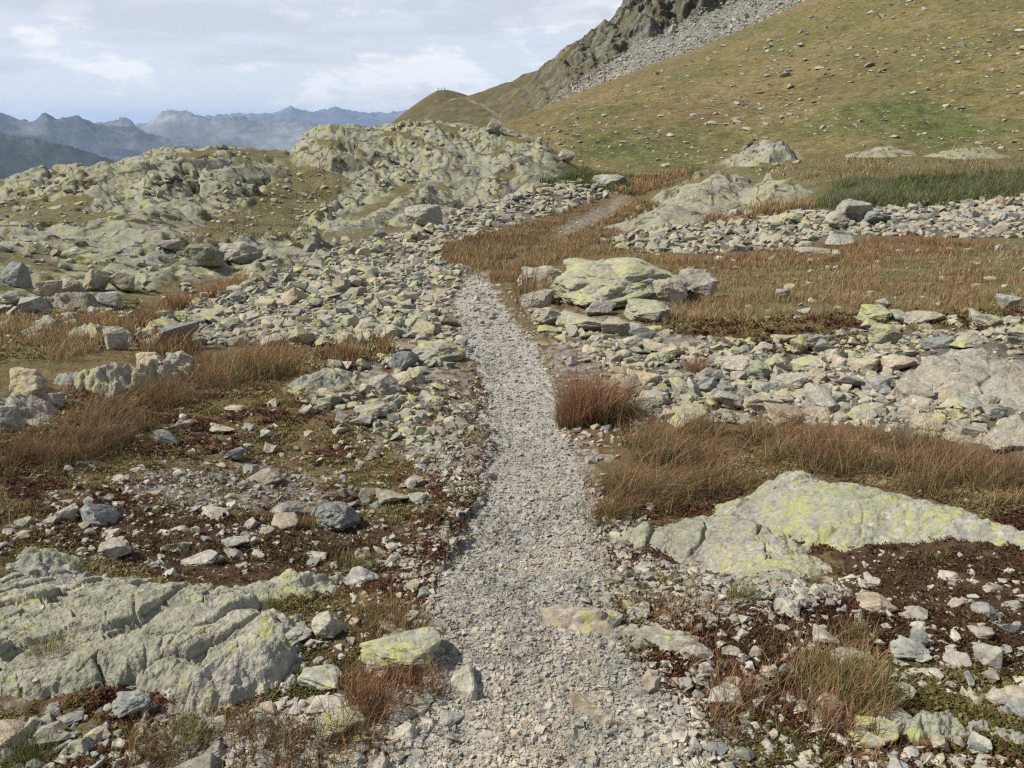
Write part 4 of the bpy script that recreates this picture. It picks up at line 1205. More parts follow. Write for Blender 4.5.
# rubble on the far side of the trail
B(859, 305, 888, 324, .9, .4, 'yellow-green pyramid-shaped boulder in the russet meadow')
B(874, 299, 893, 313, .3, .5, 'small grey stone behind the yellow-green pyramid boulder', name='stone')
B(904, 310, 945, 326, .4, .5, 'flat-bottomed grey lichen boulder in the russet meadow')
B(996, 294, 1018, 310, .05, .3, 'sharp grey pyramid stone in the russet meadow', name='stone')
B(974, 313, 1002, 330, .8, .4, 'tilted yellow-lichen slab in red heath')
B(950, 337, 984, 349, .9, .35, 'yellow-topped flat slab casting a black shadow')
B(869, 326, 899, 348, .8, .4, 'yellow-green blocky boulder at the top of the rubble')
B(921, 336, 949, 351, .1, .05, 'blue-grey broken block at the top of the rubble')
B(882, 356, 917, 374, .0, .7, 'tan flat-faced boulder with black cracks below it in the rubble')
B(929, 357, 959, 385, .0, .3, 'large smooth grey block split on the pale bedrock slabs', shape=3)
B(862, 374, 890, 396, .05, .15, 'slanting blue-grey slab in the rubble')
B(1008, 325, 1040, 352, .8, .4, 'thick yellow-splashed boulder at the edge of the rubble')
B(979, 404, 1004, 422, .05, .3, 'cracked grey block at the edge of the pale bedrock slabs', name='stone')
B(715, 355, 748, 368, .05, .85, 'pair-like pale stone lying on brown heath above the rubble')
B(640, 390, 668, 406, .05, .87, 'pale angular boulder just behind the round rusty tussock')
B(694, 366, 722, 384, .5, .5, 'lichen-dotted grey boulder in the rubble above the rusty grass band')
B(770, 372, 806, 392, .1, .5, 'wide grey boulder in the rubble above the rusty grass band')
B(808, 388, 842, 410, .55, .4, 'yellow-patched boulder low in the rubble')
B(742, 395, 776, 412, .1, .6, 'tan boulder low in the rubble near the rusty grass band')
B(990, 432, 1040, 452, .6, .4, 'lichen-yellow slab at the very edge of the rubble')
B(776, 288, 790, 300, .05, .55, 'lone grey stone in the straw meadow', name='stone')
# cairn-like pile by the green band
B(838, 199, 872, 224, .25, .4, 'tilted grey slab crowning the pile below the green grass band')
B(860, 211, 888, 226, .05, .05, 'dark shadow-toned block in the pile below the green grass band')  # dark tone stands in for the shadow beside the tilted slab
B(824, 212, 848, 230, .2, .55, 'grey block at the trail side of the pile below the green grass band', name='stone')
B(826, 234, 852, 248, .1, .3, 'pale blue-grey stone at the foot of the pile below the green grass band', name='stone')
B(786, 213, 803, 224, .8, .5, 'small yellow stone on the rubble bank near the pile', name='stone')
B(796, 246, 830, 256, .45, .5, 'low lichen stone where the rubble bank meets the russet meadow')
# ledge, knoll foot
B(106, 326, 127, 352, .15, .55, 'square grey block perched on the craggy outcrop', name='stone', shape=1)
B(8, 368, 50, 414, .6, .7, 'leaning block with yellow lichen and a rusty broken side', shape=3, tilt=(.1, .1))
B(6, 262, 32, 290, .02, .08, 'dark blue-grey cracked boulder on the ledge', shape=5)
B(38, 280, 62, 308, .1, .68, 'tan hollow-sided block in the middle of the ledge', name='stone')
B(84, 269, 110, 294, .55, .7, 'leaning green-topped block at the end of the ledge')
B(60, 278, 84, 300, .4, .6, 'grey-green block beside the tan hollow-sided block', name='stone')
for (a_, b_, c_, d_, lab_) in ((110, 272, 134, 294, 'tan wedge at the very end of the ledge'), (0, 290, 26, 312, 'grey block half hidden under the dark blue-grey cracked boulder'), (24, 296, 46, 316, 'small tan block under the hollow-sided block'), (96, 292, 122, 312, 'pale broken block below the leaning green-topped block'),
                           (0, 404, 22, 436, 'dark shaded slab below the leaning block with the rusty side'), (44, 392, 66, 414, 'rust-brown broken block against the leaning lichen block'), (136, 352, 166, 384, 'grey fractured block in the face of the craggy outcrop'), (166, 352, 194, 376, 'dark jagged block at the end of the craggy outcrop')):
    B(a_, b_, c_, d_, .35, float(rng.choice([.3, .5, .68])), lab_)
B(188, 246, 224, 272, .35, .95, 'dark olive boulder standing alone above the rubble field')
B(218, 243, 262, 268, .3, .5, 'wide pale slab directly behind the dark olive boulder')
B(194, 237, 204, 254, .0, .7, 'small brown stone standing on end behind the dark olive boulder', name='stone', dep=1)
B(156, 241, 180, 253, .0, .88, 'white-topped stone on the grassy foot of the knoll', name='stone')
B(152, 322, 198, 352, .0, .05, 'long blue-grey slab at the edge of the rubble field', tilt=(0, -.3))
B(225, 405, 243, 412, .1, .6, 'thin flat stone in heath between the trail rubble and rusty grass', name='stone')
B(207, 427, 234, 434, .1, .6, 'grey flat stone lying in the middle of the heath', name='stone')
# by the trail, mid distance
B(412, 341, 464, 370, .7, .4, 'lichen-topped block with a black side close to the trail')
B(392, 349, 420, 372, .0, .05, 'blue-grey split block close to the trail')
B(366, 374, 404, 396, .1, .5, 'broad grey rounded stone above the trail')
B(356, 404, 388, 418, .1, .5, 'pale grey flat stone in the stony heath above the trail')
B(406, 205, 442, 230, .35, .5, 'big grey pyramid at the foot of the lichen ribs of the knoll')
B(592, 175, 628, 190, .1, .87, 'pale whitish boulder above the rubble where the trail climbs')
B(555, 130, 575, 143, .3, .55, 'grey boulder on the grass just behind the dome of bedrock', name='stone')
B(485, 122, 502, 136, .4, .6, 'pinkish summit block on the tallest knoll', name='stone')
B(612, 270, 640, 275, .3, .5, 'thin stone at the back of the biggest lichen boulder', name='stone')
B(215, 144, 227, 150, .4, .45, 'small block on the skyline of the broad knoll', (.35, .4), name='stone', shape=9, sink=.3)

# ------------------------------------------------------------------ loose rock: rubble fields and scattered stones
POOL = []   # u, v, px, lichen, zone


def sample_poly(poly, n):
    p = np.array(poly, float); lo, hi = p.min(0), p.max(0)
    out = np.empty((0, 2))
    while len(out) < n:
        q = rng.uniform(lo, hi, (n * 2, 2))
        out = np.concatenate([out, q[inpoly(q[:, 0], q[:, 1], poly)]])
    return out[:n]


def zone(poly, n, px, sig, lichen, zname, pale=0.0, vsize=None):
    q = sample_poly(poly, n)
    s = px * np.exp(rng.normal(0, sig, n))
    if vsize:
        s = s * np.interp(q[:, 1], *vsize)
    li = np.clip(rng.normal(lichen + (.08 if lichen > .3 else 0), .25, n), 0, .95)
    POOL.append((q, s, li, np.full(n, pale), zname))


RB_FIELD = [(132, 335), (200, 300), (290, 268), (335, 245), (420, 228), (440, 250), (445, 285), (430, 335), (395, 340), (330, 345), (230, 345), (150, 345)]
zone(RB_FIELD, 2900, 6.8, .55, .40, 'in the rubble field below the knolls', .05, ([240, 345], [.75, 1.2]))
zone(RB_FIELD, 2600, 3.4, .4, .4, 'in the rubble field below the knolls', .1)
zone([(585, 345), (700, 352), (780, 362), (880, 335), (1040, 335), (1040, 450), (1000, 448), (850, 425), (660, 422), (610, 390)], 2400, 4.0, .4, .34, 'in the rubble above the rusty grass band', .1)
zone([(410, 228), (480, 205), (560, 182), (620, 180), (628, 190), (560, 213), (470, 240), (430, 250)], 620, 7, .4, .35, 'in the rubble chute below the domed knoll', 0)
zone([(600, 242), (680, 218), (830, 212), (832, 236), (800, 250), (640, 256)], 760, 7.5, .45, .45, 'on the rubble bank above the russet meadow', 0)
zone([(830, 214), (900, 207), (1040, 192), (1040, 240), (900, 236), (840, 236)], 800, 7, .4, .3, 'on the pale rubble bank below the green grass band', .1)
zone([(585, 345), (700, 352), (780, 362), (880, 335), (1040, 335), (1040, 450), (1000, 448), (850, 425), (660, 422), (610, 390)], 1500, 9, .62, .34, 'in the rubble above the rusty grass band', .1, ([335, 440], [.8, 1.15]))
zone([(520, 312), (640, 325), (760, 345), (900, 320), (1040, 318), (1040, 340), (880, 340), (760, 360), (640, 350), (560, 345)], 420, 8, .45, .5, 'in the stony heath below the biggest lichen boulder', 0)
zone([(290, 395), (340, 355), (430, 338), (455, 365), (470, 430), (440, 470), (400, 440), (340, 425)], 420, 7.5, .55, .45, 'in the stony heath close to the trail', .05)
zone([(400, 250), (445, 280), (430, 340), (455, 360), (470, 330), (450, 300), (470, 270)], 300, 6, .45, .25, 'along the upper trail', .1)
zone([(0, 300), (130, 300), (130, 320), (60, 335), (0, 345)], 90, 8, .5, .35, 'below the ledge', 0)
zone([(0, 240), (200, 250), (330, 240), (330, 262), (200, 300), (100, 300), (0, 262)], 160, 6, .5, .4, 'at the foot of the broad knoll', 0)
zone([(165, 240), (255, 205), (285, 165), (340, 180), (320, 240)], 160, 4.5, .45, .4, 'on the grassy hollow of the knoll', .1)
zone([(0, 200), (100, 160), (225, 150), (290, 155), (250, 205), (160, 240), (0, 250)], 420, 4.2, .5, .42, 'on the bedrock of the broad knoll', .03)
zone([(300, 140), (340, 128), (430, 125), (540, 140), (560, 175), (430, 210), (330, 240), (350, 190), (300, 165)], 380, 4.0, .5, .46, 'on the bedrock of the tallest knoll', .03)
zone([(610, 225), (660, 200), (740, 165), (800, 155), (815, 190), (740, 215)], 180, 4.2, .5, .46, 'on the low grassy rise', .03)
zone([(450, 290), (440, 330), (480, 400), (560, 400), (545, 350), (510, 290), (490, 268)], 260, 4.5, .5, .12, 'along the trail', .2)
zone([(90, 430), (340, 395), (345, 450), (330, 560), (180, 580), (40, 560), (40, 470)], 300, 7, .55, .12, 'in the brown heath', .45)
zone([(110, 475), (310, 470), (330, 505), (150, 515)], 420, 4.5, .4, .03, 'in the stony patch of the heath', .4)
zone([(330, 440), (470, 400), (470, 520), (420, 620), (360, 560)], 260, 6.5, .5, .12, 'in the heath along the trail', .4)
zone([(280, 560), (430, 560), (440, 640), (330, 690), (280, 640)], 160, 7, .5, .2, 'in the heath below the low ridge', .4)
zone([(-20, 690), (120, 690), (300, 705), (430, 690), (420, 790), (-20, 790)], 420, 10, .5, .15, 'among the gravel and grass in front of the cracked slab', .25)
zone([(620, 580), (760, 570), (860, 575), (1040, 560), (1040, 690), (880, 690), (720, 690), (640, 660)], 330, 7.5, .5, .05, 'on the dark heath in front of the whaleback', .55)
zone([(600, 520), (640, 520), (760, 575), (850, 580), (860, 610), (640, 600), (600, 560)], 420, 6, .45, .1, 'in the grit in front of the whaleback', .4)
zone([(640, 680), (760, 660), (900, 690), (1040, 740), (1040, 790), (680, 790)], 420, 8.5, .5, .12, 'in the near heath beyond the gravel', .45)
zone([(870, 690), (1040, 690), (1040, 790), (850, 790)], 160, 13, .5, .3, 'around the lichen-streaked outcrop', .3)
zone([(660, 255), (900, 240), (1040, 245), (1040, 318), (880, 318), (700, 322)], 150, 5, .5, .35, 'in the russet meadow', .1)
zone([(0, 520), (120, 520), (110, 560), (0, 556)], 60, 8, .5, .2, 'in the heath behind the cracked slab', .4)
zone([(390, 690), (450, 690), (470, 790), (380, 790)], 90, 14, .5, .05, 'on the gravel margin', .2)
zone([(560, 330), (610, 350), (650, 420), (600, 480), (575, 440)], 200, 6, .45, .2, 'in the grit beside the trail and the round rusty tussock', .3)

Q = np.concatenate([p[0] for p in POOL]); S = np.concatenate([p[1] for p in POOL]); LI = np.concatenate([p[2] for p in POOL]); PA = np.concatenate([p[3] for p in POOL])
ZN = np.concatenate([np.full(len(p[0]), i) for i, p in enumerate(POOL)])
g = ground_at(Q[:, 0], Q[:, 1])
onpath = inpoly(Q[:, 0], Q[:, 1], PATHPOLY) & (Q[:, 1] > 330)
inside = np.zeros(len(Q), bool)
for foot, crest in RSURF:
    inside |= inpoly(Q[:, 0], Q[:, 1], list(foot) + list(crest)[::-1])
keep = ~np.isnan(g[3]) & ~(onpath & (S > 7)) & ~(inside & (rng.random(len(Q)) < .93))
Q, S, LI, PA, ZN, g = Q[keep], np.clip(S[keep], 2.2, np.interp(Q[keep][:, 1], [180, 280, 340, 420], [12, 18, 28, 40])), LI[keep], PA[keep], ZN[keep], g[:, keep]
_, _, depth = pix(g[0], g[1], g[2])
half = S * depth / F / 2
n = len(Q)
asp = rng.uniform(.55, 1.0, n); flat = rng.uniform(.28, .75, n)
tone = np.where(rng.random(n) < PA, rng.uniform(.82, .93, n), rng.choice([.04, .14, .3, .42, .5, .5, .55, .6, .65, .7], n) + rng.uniform(-.04, .04, n))
rot = rng.uniform(0, 6.28, n); til = rng.normal(0, .22, (n, 2))
scl = np.stack([half, half * asp, half * flat], -1)
pos = np.stack([g[0], g[1], g[2] + scl[:, 2] * rng.uniform(.0, .72, n)], -1)

# the slope's own boulders
NSL = 1500
su = rng.uniform(520, 1040, NSL * 4); sv = rng.uniform(0, 172, NSL * 4)
edge = 125 - (su - 505) * .405
dens = .35 + .65 * sstep(.45, .6, fbm2(su * .012, sv * .03, 3, 6) + .5)
okk = (sv > edge + 5) & (sv < 168) & (rng.random(len(su)) < dens)
su, sv = su[okk][:NSL], sv[okk][:NSL]


def on_grid(grid, uu, vv, dmax=1e9):
    t_, D_, V_ = grid
    Pv_ = pix(V_[..., 0], V_[..., 1], V_[..., 2])[1]
    ths, _ = ray(uu, vv)
    jj = np.clip(np.round((ths - t_[0]) / (t_[1] - t_[0])).astype(int), 0, len(t_) - 1)
    out = []
    for k in range(len(uu)):
        colv = Pv_[:, jj[k]]
        vis = np.nonzero((colv[:-1] >= vv[k]) & (colv[1:] < vv[k]))[0]
        if len(vis):
            i = vis[0]; f_ = (colv[i] - vv[k]) / max(colv[i] - colv[i + 1], 1e-6)
            if D_[i, jj[k]] < dmax: out.append(V_[i, jj[k]] * (1 - f_) + V_[i + 1, jj[k]] * f_)
    return np.array(out)


from_slope = on_grid(slope_g, su, sv)
sp = np.array(from_slope); m = len(sp)
s_px = np.clip(2.7 * np.exp(rng.normal(0, .55, m)), 1.5, 12)
spu, spv, sdep = pix(sp[:, 0], sp[:, 1], sp[:, 2])
BIGSL = [(700, 92, 14), (888, 62, 14), (820, 101, 10), (936, 38, 10), (752, 66, 9), (588, 123, 9), (648, 122, 10), (960, 100, 11), (810, 72, 10), (690, 148, 12), (575, 152, 13), (1000, 35, 9), (670, 64, 9), (606, 62 + 40, 8), (930, 20, 9), (640, 158, 10)]
sh = s_px * sdep / F / 2
s_scl = np.stack([sh, sh * rng.uniform(.6, 1, m), sh * rng.uniform(.28, .5, m)], -1)
s_pos = sp + np.stack([0 * sh, 0 * sh, s_scl[:, 2] * .4], -1)
ZN_S = len(POOL)
pos = np.concatenate([pos, s_pos]); scl = np.concatenate([scl, s_scl]); rot = np.concatenate([rot, rng.uniform(0, 6.28, m)]); til = np.concatenate([til, rng.normal(0, .15, (m, 2))])
tone = np.concatenate([tone, rng.choice([.84, .86, .88, .9], m)]); LI = np.concatenate([LI, np.clip(rng.normal(.22, .15, m), 0, .9)]); S = np.concatenate([S, s_px]); Q = np.concatenate([Q, np.stack([spu, spv], -1)])
ZN = np.concatenate([ZN, np.full(m, ZN_S)])
ZNAMES = [p[4] for p in POOL] + ['on the long grassy slope']

# the largest ones are things of their own
N_AUTO = 300 - N_THINGS
inv = (Q[:, 0] > 4) & (Q[:, 0] < 1020) & (Q[:, 1] > 4) & (Q[:, 1] < 764)
score = np.where(inv, S * np.where(ZN == ZN_S, 1.6, 1.0), 0)
order = np.argsort(-score)[:N_AUTO]
isbig = np.zeros(len(S), bool); isbig[order] = True
TONEW = lambda t, l: ('yellow-lichened' if l > .68 else 'lichen-flecked grey' if l > .48 else 'blue-grey' if t < .2 else 'grey' if t < .46 else 'pale grey' if t < .56 else 'tan' if t < .78 else 'whitish' if t < .94 else 'dark olive')
cnt, rank = {}, {}
LM = [(l, u, v, w) for l, u, v, w in PLACED]
short = lambda l: l.split(' beside ')[0].split(' with ')[0].split(' in ')[0].split(' on ')[0].split(' at ')[0].split(' lying ')[0].split(' behind ')[0].split(' under ')[0].split(' below ')[0].split(' near ')[0].split(' above ')[0].split(' before ')[0].split(' along ')[0].split(' among ')[0].split(' let ')[0].split(' rising ')[0].split(' poking ')[0].split(',')[0]
shorts = [short(l[0]).split() for l in LM]
for w_ in shorts:
    while w_ and w_[-1] in ('just', 'lying', 'directly', 'by', 'the', 'lodged', 'split', 'perched', 'standing', 'alone', 'low', 'of', 'and', 'leaning', 'wedged', 'half'): w_.pop()
shorts = [' '.join(w_) for w_ in shorts]
uniq = [i for i, s_ in enumerate(shorts) if shorts.count(s_) == 1 and 3 <= len(s_.split()) <= 6]
LU = np.array([[LM[i][1], LM[i][2]] for i in uniq])
ORD = ['', 'second ', 'third ', 'fourth ']
cand = {}
for i in order:
    shp = 'slab' if scl[i, 2] < .42 * scl[i, 0] else 'block' if scl[i, 2] > .6 * scl[i, 0] else 'stone'
    dl = np.hypot(LU[:, 0] - Q[i, 0], (LU[:, 1] - Q[i, 1]) * 1.6)
    k = int(dl.argmin())
    key = (TONEW(tone[i], LI[i]), shp, k if dl[k] < 90 else -1 - int(ZN[i]))
    cand.setdefault(key, []).append((float(dl[k]), int(i)))
for (tw, shp, k), lst in cand.items():
    lst.sort()
    zone_n = ZNAMES[int(ZN[lst[0][1]])]
    for r_, (dl, i) in enumerate(lst):
        if k >= 0:
            lb = ('%s %s nearest the %s' if r_ == 0 and len(lst) == 1 else '%s%s %s by the %s')
            lb = ('%s %s lying closest to the %s' % (tw, shp, shorts[uniq[k]])) if r_ == 0 else ('%s %s, %sclosest to the %s' % (tw, shp, ORD[min(r_, 3)], shorts[uniq[k]])) if r_ < 4 else ('%s %s among several near the %s' % (tw, shp, shorts[uniq[k]]))
        else:
            big_first = sorted(lst, key=lambda e: -S[e[1]])
            rr = [e[1] for e in big_first].index(i)
            lb = ('largest %s %s %s' % (tw, shp, ZNAMES[int(ZN[i])])) if rr == 0 else ('%slargest %s %s %s' % (ORD[min(rr, 3)], tw, shp, ZNAMES[int(ZN[i])])) if rr < 4 else ('smaller %s %s %s' % (tw, shp, ZNAMES[int(ZN[i])]))
        mesh = MESH_M[int(rng.integers(0, len(MESH_M)))]
        o = put_rock('stone', mesh, pos[i], scl[i] * 1.05, (til[i, 0], til[i, 1], rot[i]), lb, 'stone', LI[i], tone[i], 'loose stones lying %s' % ZNAMES[int(ZN[i])])
SMALL = [hull_shape(1, 300 + i, 10 + i % 6, [.3, .8, .5][i % 3], .05) for i in range(18)]
TINY = [hull_shape(0, 400 + i, 9 + i % 4, [.3, .8, .5][i % 3]) for i in range(14)]
rest = ~isbig
for sel, tpl, nm, lb in ((rest & (S > 5), SMALL, 'rubble', 'loose lichen-spotted grey rubble filling the stony fields'), (rest & (S <= 5), TINY, 'rubble', 'small pale stones strewn over the heath and grass')):
    o = merged(nm, tpl, pos[sel], scl[sel], rot[sel], til[sel], M_stuff, {'rnd': tone[sel], 'lich': LI[sel]})
    tag(o, lb, 'rubble', None, 'stuff')

# blocks of the scree under the crag
cu = rng.uniform(545, 830, 5200); kk = rng.random(5200) ** 1.5
cvv = 122 - (cu - 520) * .40 - kk * np.interp(cu, [540, 600, 660, 720, 830], [5, 24, 38, 44, 40]) + rng.normal(0, 2, 5200)
cp = on_grid(cliff_g, cu, cvv, 425)
cdep = pix(cp[:, 0], cp[:, 1], cp[:, 2])[2]
ch = np.clip(1.9 * np.exp(rng.normal(0, .45, len(cp))), 1, 8) * cdep / F / 2
csc = np.stack([ch, ch * rng.uniform(.6, 1, len(ch)), ch * rng.uniform(.4, .8, len(ch))], -1)
o = merged('scree', TINY, cp + np.stack([0 * ch, 0 * ch, csc[:, 2] * .3], -1), csc, rng.uniform(0, 6.28, len(ch)), rng.normal(0, .3, (len(ch), 2)), M_stuff, {'rnd': rng.choice([.3, .42, .5, .6, .85], len(ch)), 'lich': np.clip(rng.normal(.2, .2, len(ch)), 0, .7)})
tag(o, 'grey boulder scree fanning out under the crag', 'scree', None, 'stuff')

# gravel of the trail and grit in the heath
def gravel(poly, n, px, sig, pale, vsz, warp=True):
    q = sample_poly(poly, n)
    if warp:
        q = q + rng.normal(0, 1, q.shape) * (np.interp(q[:, 1], [270, 400, 768], [4, 8, 17])[:, None]) * [1, .4]
    q[:, 0] += fbm2(q[:, 0] * .02 + 3, q[:, 1] * .035, 4, 55) * np.interp(q[:, 1], [270, 400, 768], [5, 11, 22])
    s = np.clip(px * np.exp(rng.normal(0, sig, n)) * np.interp(q[:, 1], *vsz), 1.1, 20)
    gg = ground_at(q[:, 0], q[:, 1]); k = ~np.isnan(gg[3])
    for f_, c_ in RSURF[:6] + FLAGS: k &= ~(inpoly(q[:, 0], q[:, 1], list(f_) + list(c_)[::-1]) & (rng.random(len(q)) < (.95 if len(f_) > 2 else .6)))
    q, s, gg = q[k], s[k], gg[:, k]
    dp = pix(gg[0], gg[1], gg[2])[2]
    h = s * dp / F / 2
    m = len(h)
    sc_ = np.stack([h, h * rng.uniform(.5, 1, m), h * rng.uniform(.25, .6, m)], -1)
    p_ = np.stack([gg[0], gg[1], gg[2] + sc_[:, 2] * rng.uniform(.1, .8, m)], -1)
    tn = np.where(rng.random(m) < pale, rng.uniform(.8, .92, m), rng.choice([.08, .3, .42, .5, .5, .6, .7], m) + rng.uniform(-.05, .05, m))
    return p_, sc_, rng.uniform(0, 6.28, m), rng.normal(0, .3, (m, 2)), tn


VS = ([270, 330, 400, 500, 600, 768], [.7, .7, .72, .85, 1.0, 1.4])
parts = [gravel(PATHPOLY, 72000, 2.05, .5, .25, VS), gravel([(585, 480), (700, 560), (860, 585), (760, 620), (620, 640), (690, 700), (760, 800), (680, 800), (600, 600)], 5500, 4.2, .45, .5, VS),
         gravel([(430, 600), (440, 690), (380, 800), (120, 760), (180, 720), (330, 700), (400, 690), (415, 620)], 5000, 4.4, .5, .3, VS),
         gravel([(400, 440), (488, 380), (488, 470), (430, 600), (400, 560), (460, 500)], 2600, 3.8, .45, .4, VS),
         gravel([(580, 560), (1040, 540), (1040, 800), (640, 800)], 2600, 3.6, .5, .6, VS), gravel([(0, 440), (440, 420), (420, 620), (300, 600), (0, 560)], 2600, 3.4, .5, .5, VS),
         gravel([(548, 234), (585, 216), (626, 196), (634, 199), (590, 226), (565, 238)], 90, 3, .3, .1, VS)]
p_, sc_, r_, t_, tn_ = [np.concatenate([q[i] for q in parts]) for i in range(5)]
GRAV = [hull_shape(0, 500 + i, 8 + i % 5, .45) for i in range(26)]
o = merged('gravel', GRAV, p_, sc_, r_, t_, M_gravel, {'rnd': tn_, 'lich': np.zeros(len(tn_))})
tag(o, 'pale angular gravel of the trail and grit along its edges', 'gravel', None, 'stuff')

# ------------------------------------------------------------------ grasses
def blades(x, y, z, hgt, wid, base, tip, seg=3, lean=(.10, .0), spread=.35, col_jit=.25):
    """tapered curved strips; base/tip (n,3) linear colours"""
    n = len(x)
    a = rng.uniform(0, 2 * math.pi, n)
    lx = rng.normal(0, spread, n) + lean[0]; ly = rng.normal(0, spread, n) + lean[1]
    fx, fy = np.cos(a), np.sin(a)
    jit = np.exp(rng.normal(0, col_jit, n))[:, None]
    V, C = [], []
    for k in range(seg + 1):
        t = k / seg
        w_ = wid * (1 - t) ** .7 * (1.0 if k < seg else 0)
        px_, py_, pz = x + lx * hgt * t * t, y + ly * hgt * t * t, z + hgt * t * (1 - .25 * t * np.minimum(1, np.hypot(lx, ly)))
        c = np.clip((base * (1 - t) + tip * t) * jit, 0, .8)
        if k < seg:
            V += [np.stack([px_ - fx * w_, py_ - fy * w_, pz], -1), np.stack([px_ + fx * w_, py_ + fy * w_, pz], -1)]; C += [c, c]
        else:
            V.append(np.stack([px_, py_, pz], -1)); C.append(c)
    nv = 2 * seg + 1
    V = np.stack(V, 1).reshape(-1, 3); C = np.stack(C, 1).reshape(-1, 3)
    tr = []
    for k in range(seg - 1):
        b = 2 * k
        tr += [(b, b + 1, b + 3), (b, b + 3, b + 2)]
    b = 2 * (seg - 1)
    tr.append((b, b + 1, b + 2))
    Fc = (np.array(tr)[None] + (np.arange(n) * nv)[:, None, None]).reshape(-1, 3)
    return V, Fc, np.concatenate([C, np.ones((len(C), 1))], 1)


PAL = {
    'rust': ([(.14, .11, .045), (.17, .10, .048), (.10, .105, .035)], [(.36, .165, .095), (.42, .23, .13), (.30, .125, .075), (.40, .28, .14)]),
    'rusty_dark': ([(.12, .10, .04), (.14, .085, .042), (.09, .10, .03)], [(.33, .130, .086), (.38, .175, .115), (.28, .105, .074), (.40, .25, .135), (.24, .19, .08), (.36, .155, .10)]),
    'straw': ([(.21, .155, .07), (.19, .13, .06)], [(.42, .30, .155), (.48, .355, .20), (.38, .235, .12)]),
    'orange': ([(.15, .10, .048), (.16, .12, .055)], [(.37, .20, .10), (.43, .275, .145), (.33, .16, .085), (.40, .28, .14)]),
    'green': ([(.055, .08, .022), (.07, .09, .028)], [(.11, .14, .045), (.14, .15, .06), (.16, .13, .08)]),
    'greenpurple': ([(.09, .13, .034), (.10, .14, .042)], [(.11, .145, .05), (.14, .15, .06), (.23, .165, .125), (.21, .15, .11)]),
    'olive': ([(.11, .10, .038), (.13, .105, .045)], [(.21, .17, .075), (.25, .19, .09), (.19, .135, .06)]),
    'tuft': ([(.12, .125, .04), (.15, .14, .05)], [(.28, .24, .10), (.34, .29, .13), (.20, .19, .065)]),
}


def pick(pal, n):
    b, t = PAL[pal]
    b, t = np.array(b), np.array(t)
    return b[rng.integers(0, len(b), n)], t[rng.integers(0, len(t), n)]


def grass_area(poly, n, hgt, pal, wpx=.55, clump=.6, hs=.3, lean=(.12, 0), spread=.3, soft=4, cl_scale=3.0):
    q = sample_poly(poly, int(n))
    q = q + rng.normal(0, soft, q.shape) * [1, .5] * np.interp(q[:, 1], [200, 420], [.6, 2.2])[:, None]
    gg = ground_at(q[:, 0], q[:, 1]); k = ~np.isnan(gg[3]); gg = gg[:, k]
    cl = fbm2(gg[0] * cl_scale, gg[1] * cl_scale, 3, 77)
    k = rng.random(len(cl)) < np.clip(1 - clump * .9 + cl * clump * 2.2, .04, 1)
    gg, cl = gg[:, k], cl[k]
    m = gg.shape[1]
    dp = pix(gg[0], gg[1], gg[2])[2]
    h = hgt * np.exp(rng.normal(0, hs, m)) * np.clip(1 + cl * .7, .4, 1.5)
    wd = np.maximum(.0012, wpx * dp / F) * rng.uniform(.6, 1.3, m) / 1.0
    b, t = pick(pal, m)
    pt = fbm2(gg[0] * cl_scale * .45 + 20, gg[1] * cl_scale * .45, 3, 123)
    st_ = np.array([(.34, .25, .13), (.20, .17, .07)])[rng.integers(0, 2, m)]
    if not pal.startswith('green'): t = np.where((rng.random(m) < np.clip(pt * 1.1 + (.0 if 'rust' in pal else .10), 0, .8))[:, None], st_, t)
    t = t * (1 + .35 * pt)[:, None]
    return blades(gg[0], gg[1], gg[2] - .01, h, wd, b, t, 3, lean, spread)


def grass_obj(name, label, sets, kind='stuff', group=None, cat='grass'):
    V, Fc, C, base = [], [], [], 0
    for v, f, c in sets:
        V.append(v); Fc.append(f + base); C.append(c); base += len(v)
    o = mesh_from(name, np.concatenate(V), np.concatenate(Fc), M_grass, cols={'col': np.concatenate(C)})
    tag(o, label, cat, group, kind)
    return o


BAND_R = [(575, 512), (600, 495), (625, 470), (650, 450), (612, 442), (612, 425), (680, 430), (760, 432), (860, 436), (940, 450), (1040, 480), (1040, 520), (940, 496), (850, 478), (790, 470), (760, 478), (700, 498), (650, 514), (600, 524)]
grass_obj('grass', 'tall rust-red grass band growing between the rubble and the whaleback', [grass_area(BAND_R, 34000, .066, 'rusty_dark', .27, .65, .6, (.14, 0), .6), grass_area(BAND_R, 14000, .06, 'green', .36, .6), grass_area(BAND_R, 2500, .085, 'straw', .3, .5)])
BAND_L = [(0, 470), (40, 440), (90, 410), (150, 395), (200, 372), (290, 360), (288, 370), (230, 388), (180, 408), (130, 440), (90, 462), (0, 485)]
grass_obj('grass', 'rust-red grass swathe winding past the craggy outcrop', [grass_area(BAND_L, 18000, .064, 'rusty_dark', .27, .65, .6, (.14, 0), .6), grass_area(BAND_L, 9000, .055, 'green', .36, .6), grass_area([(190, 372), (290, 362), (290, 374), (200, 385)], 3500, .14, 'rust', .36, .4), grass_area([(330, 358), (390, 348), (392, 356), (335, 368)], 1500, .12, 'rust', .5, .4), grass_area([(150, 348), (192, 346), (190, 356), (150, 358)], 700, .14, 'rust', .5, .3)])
MEAD = [(655, 268), (760, 255), (880, 245), (1040, 246), (1040, 312), (900, 310), (720, 322), (660, 322), (690, 300)]
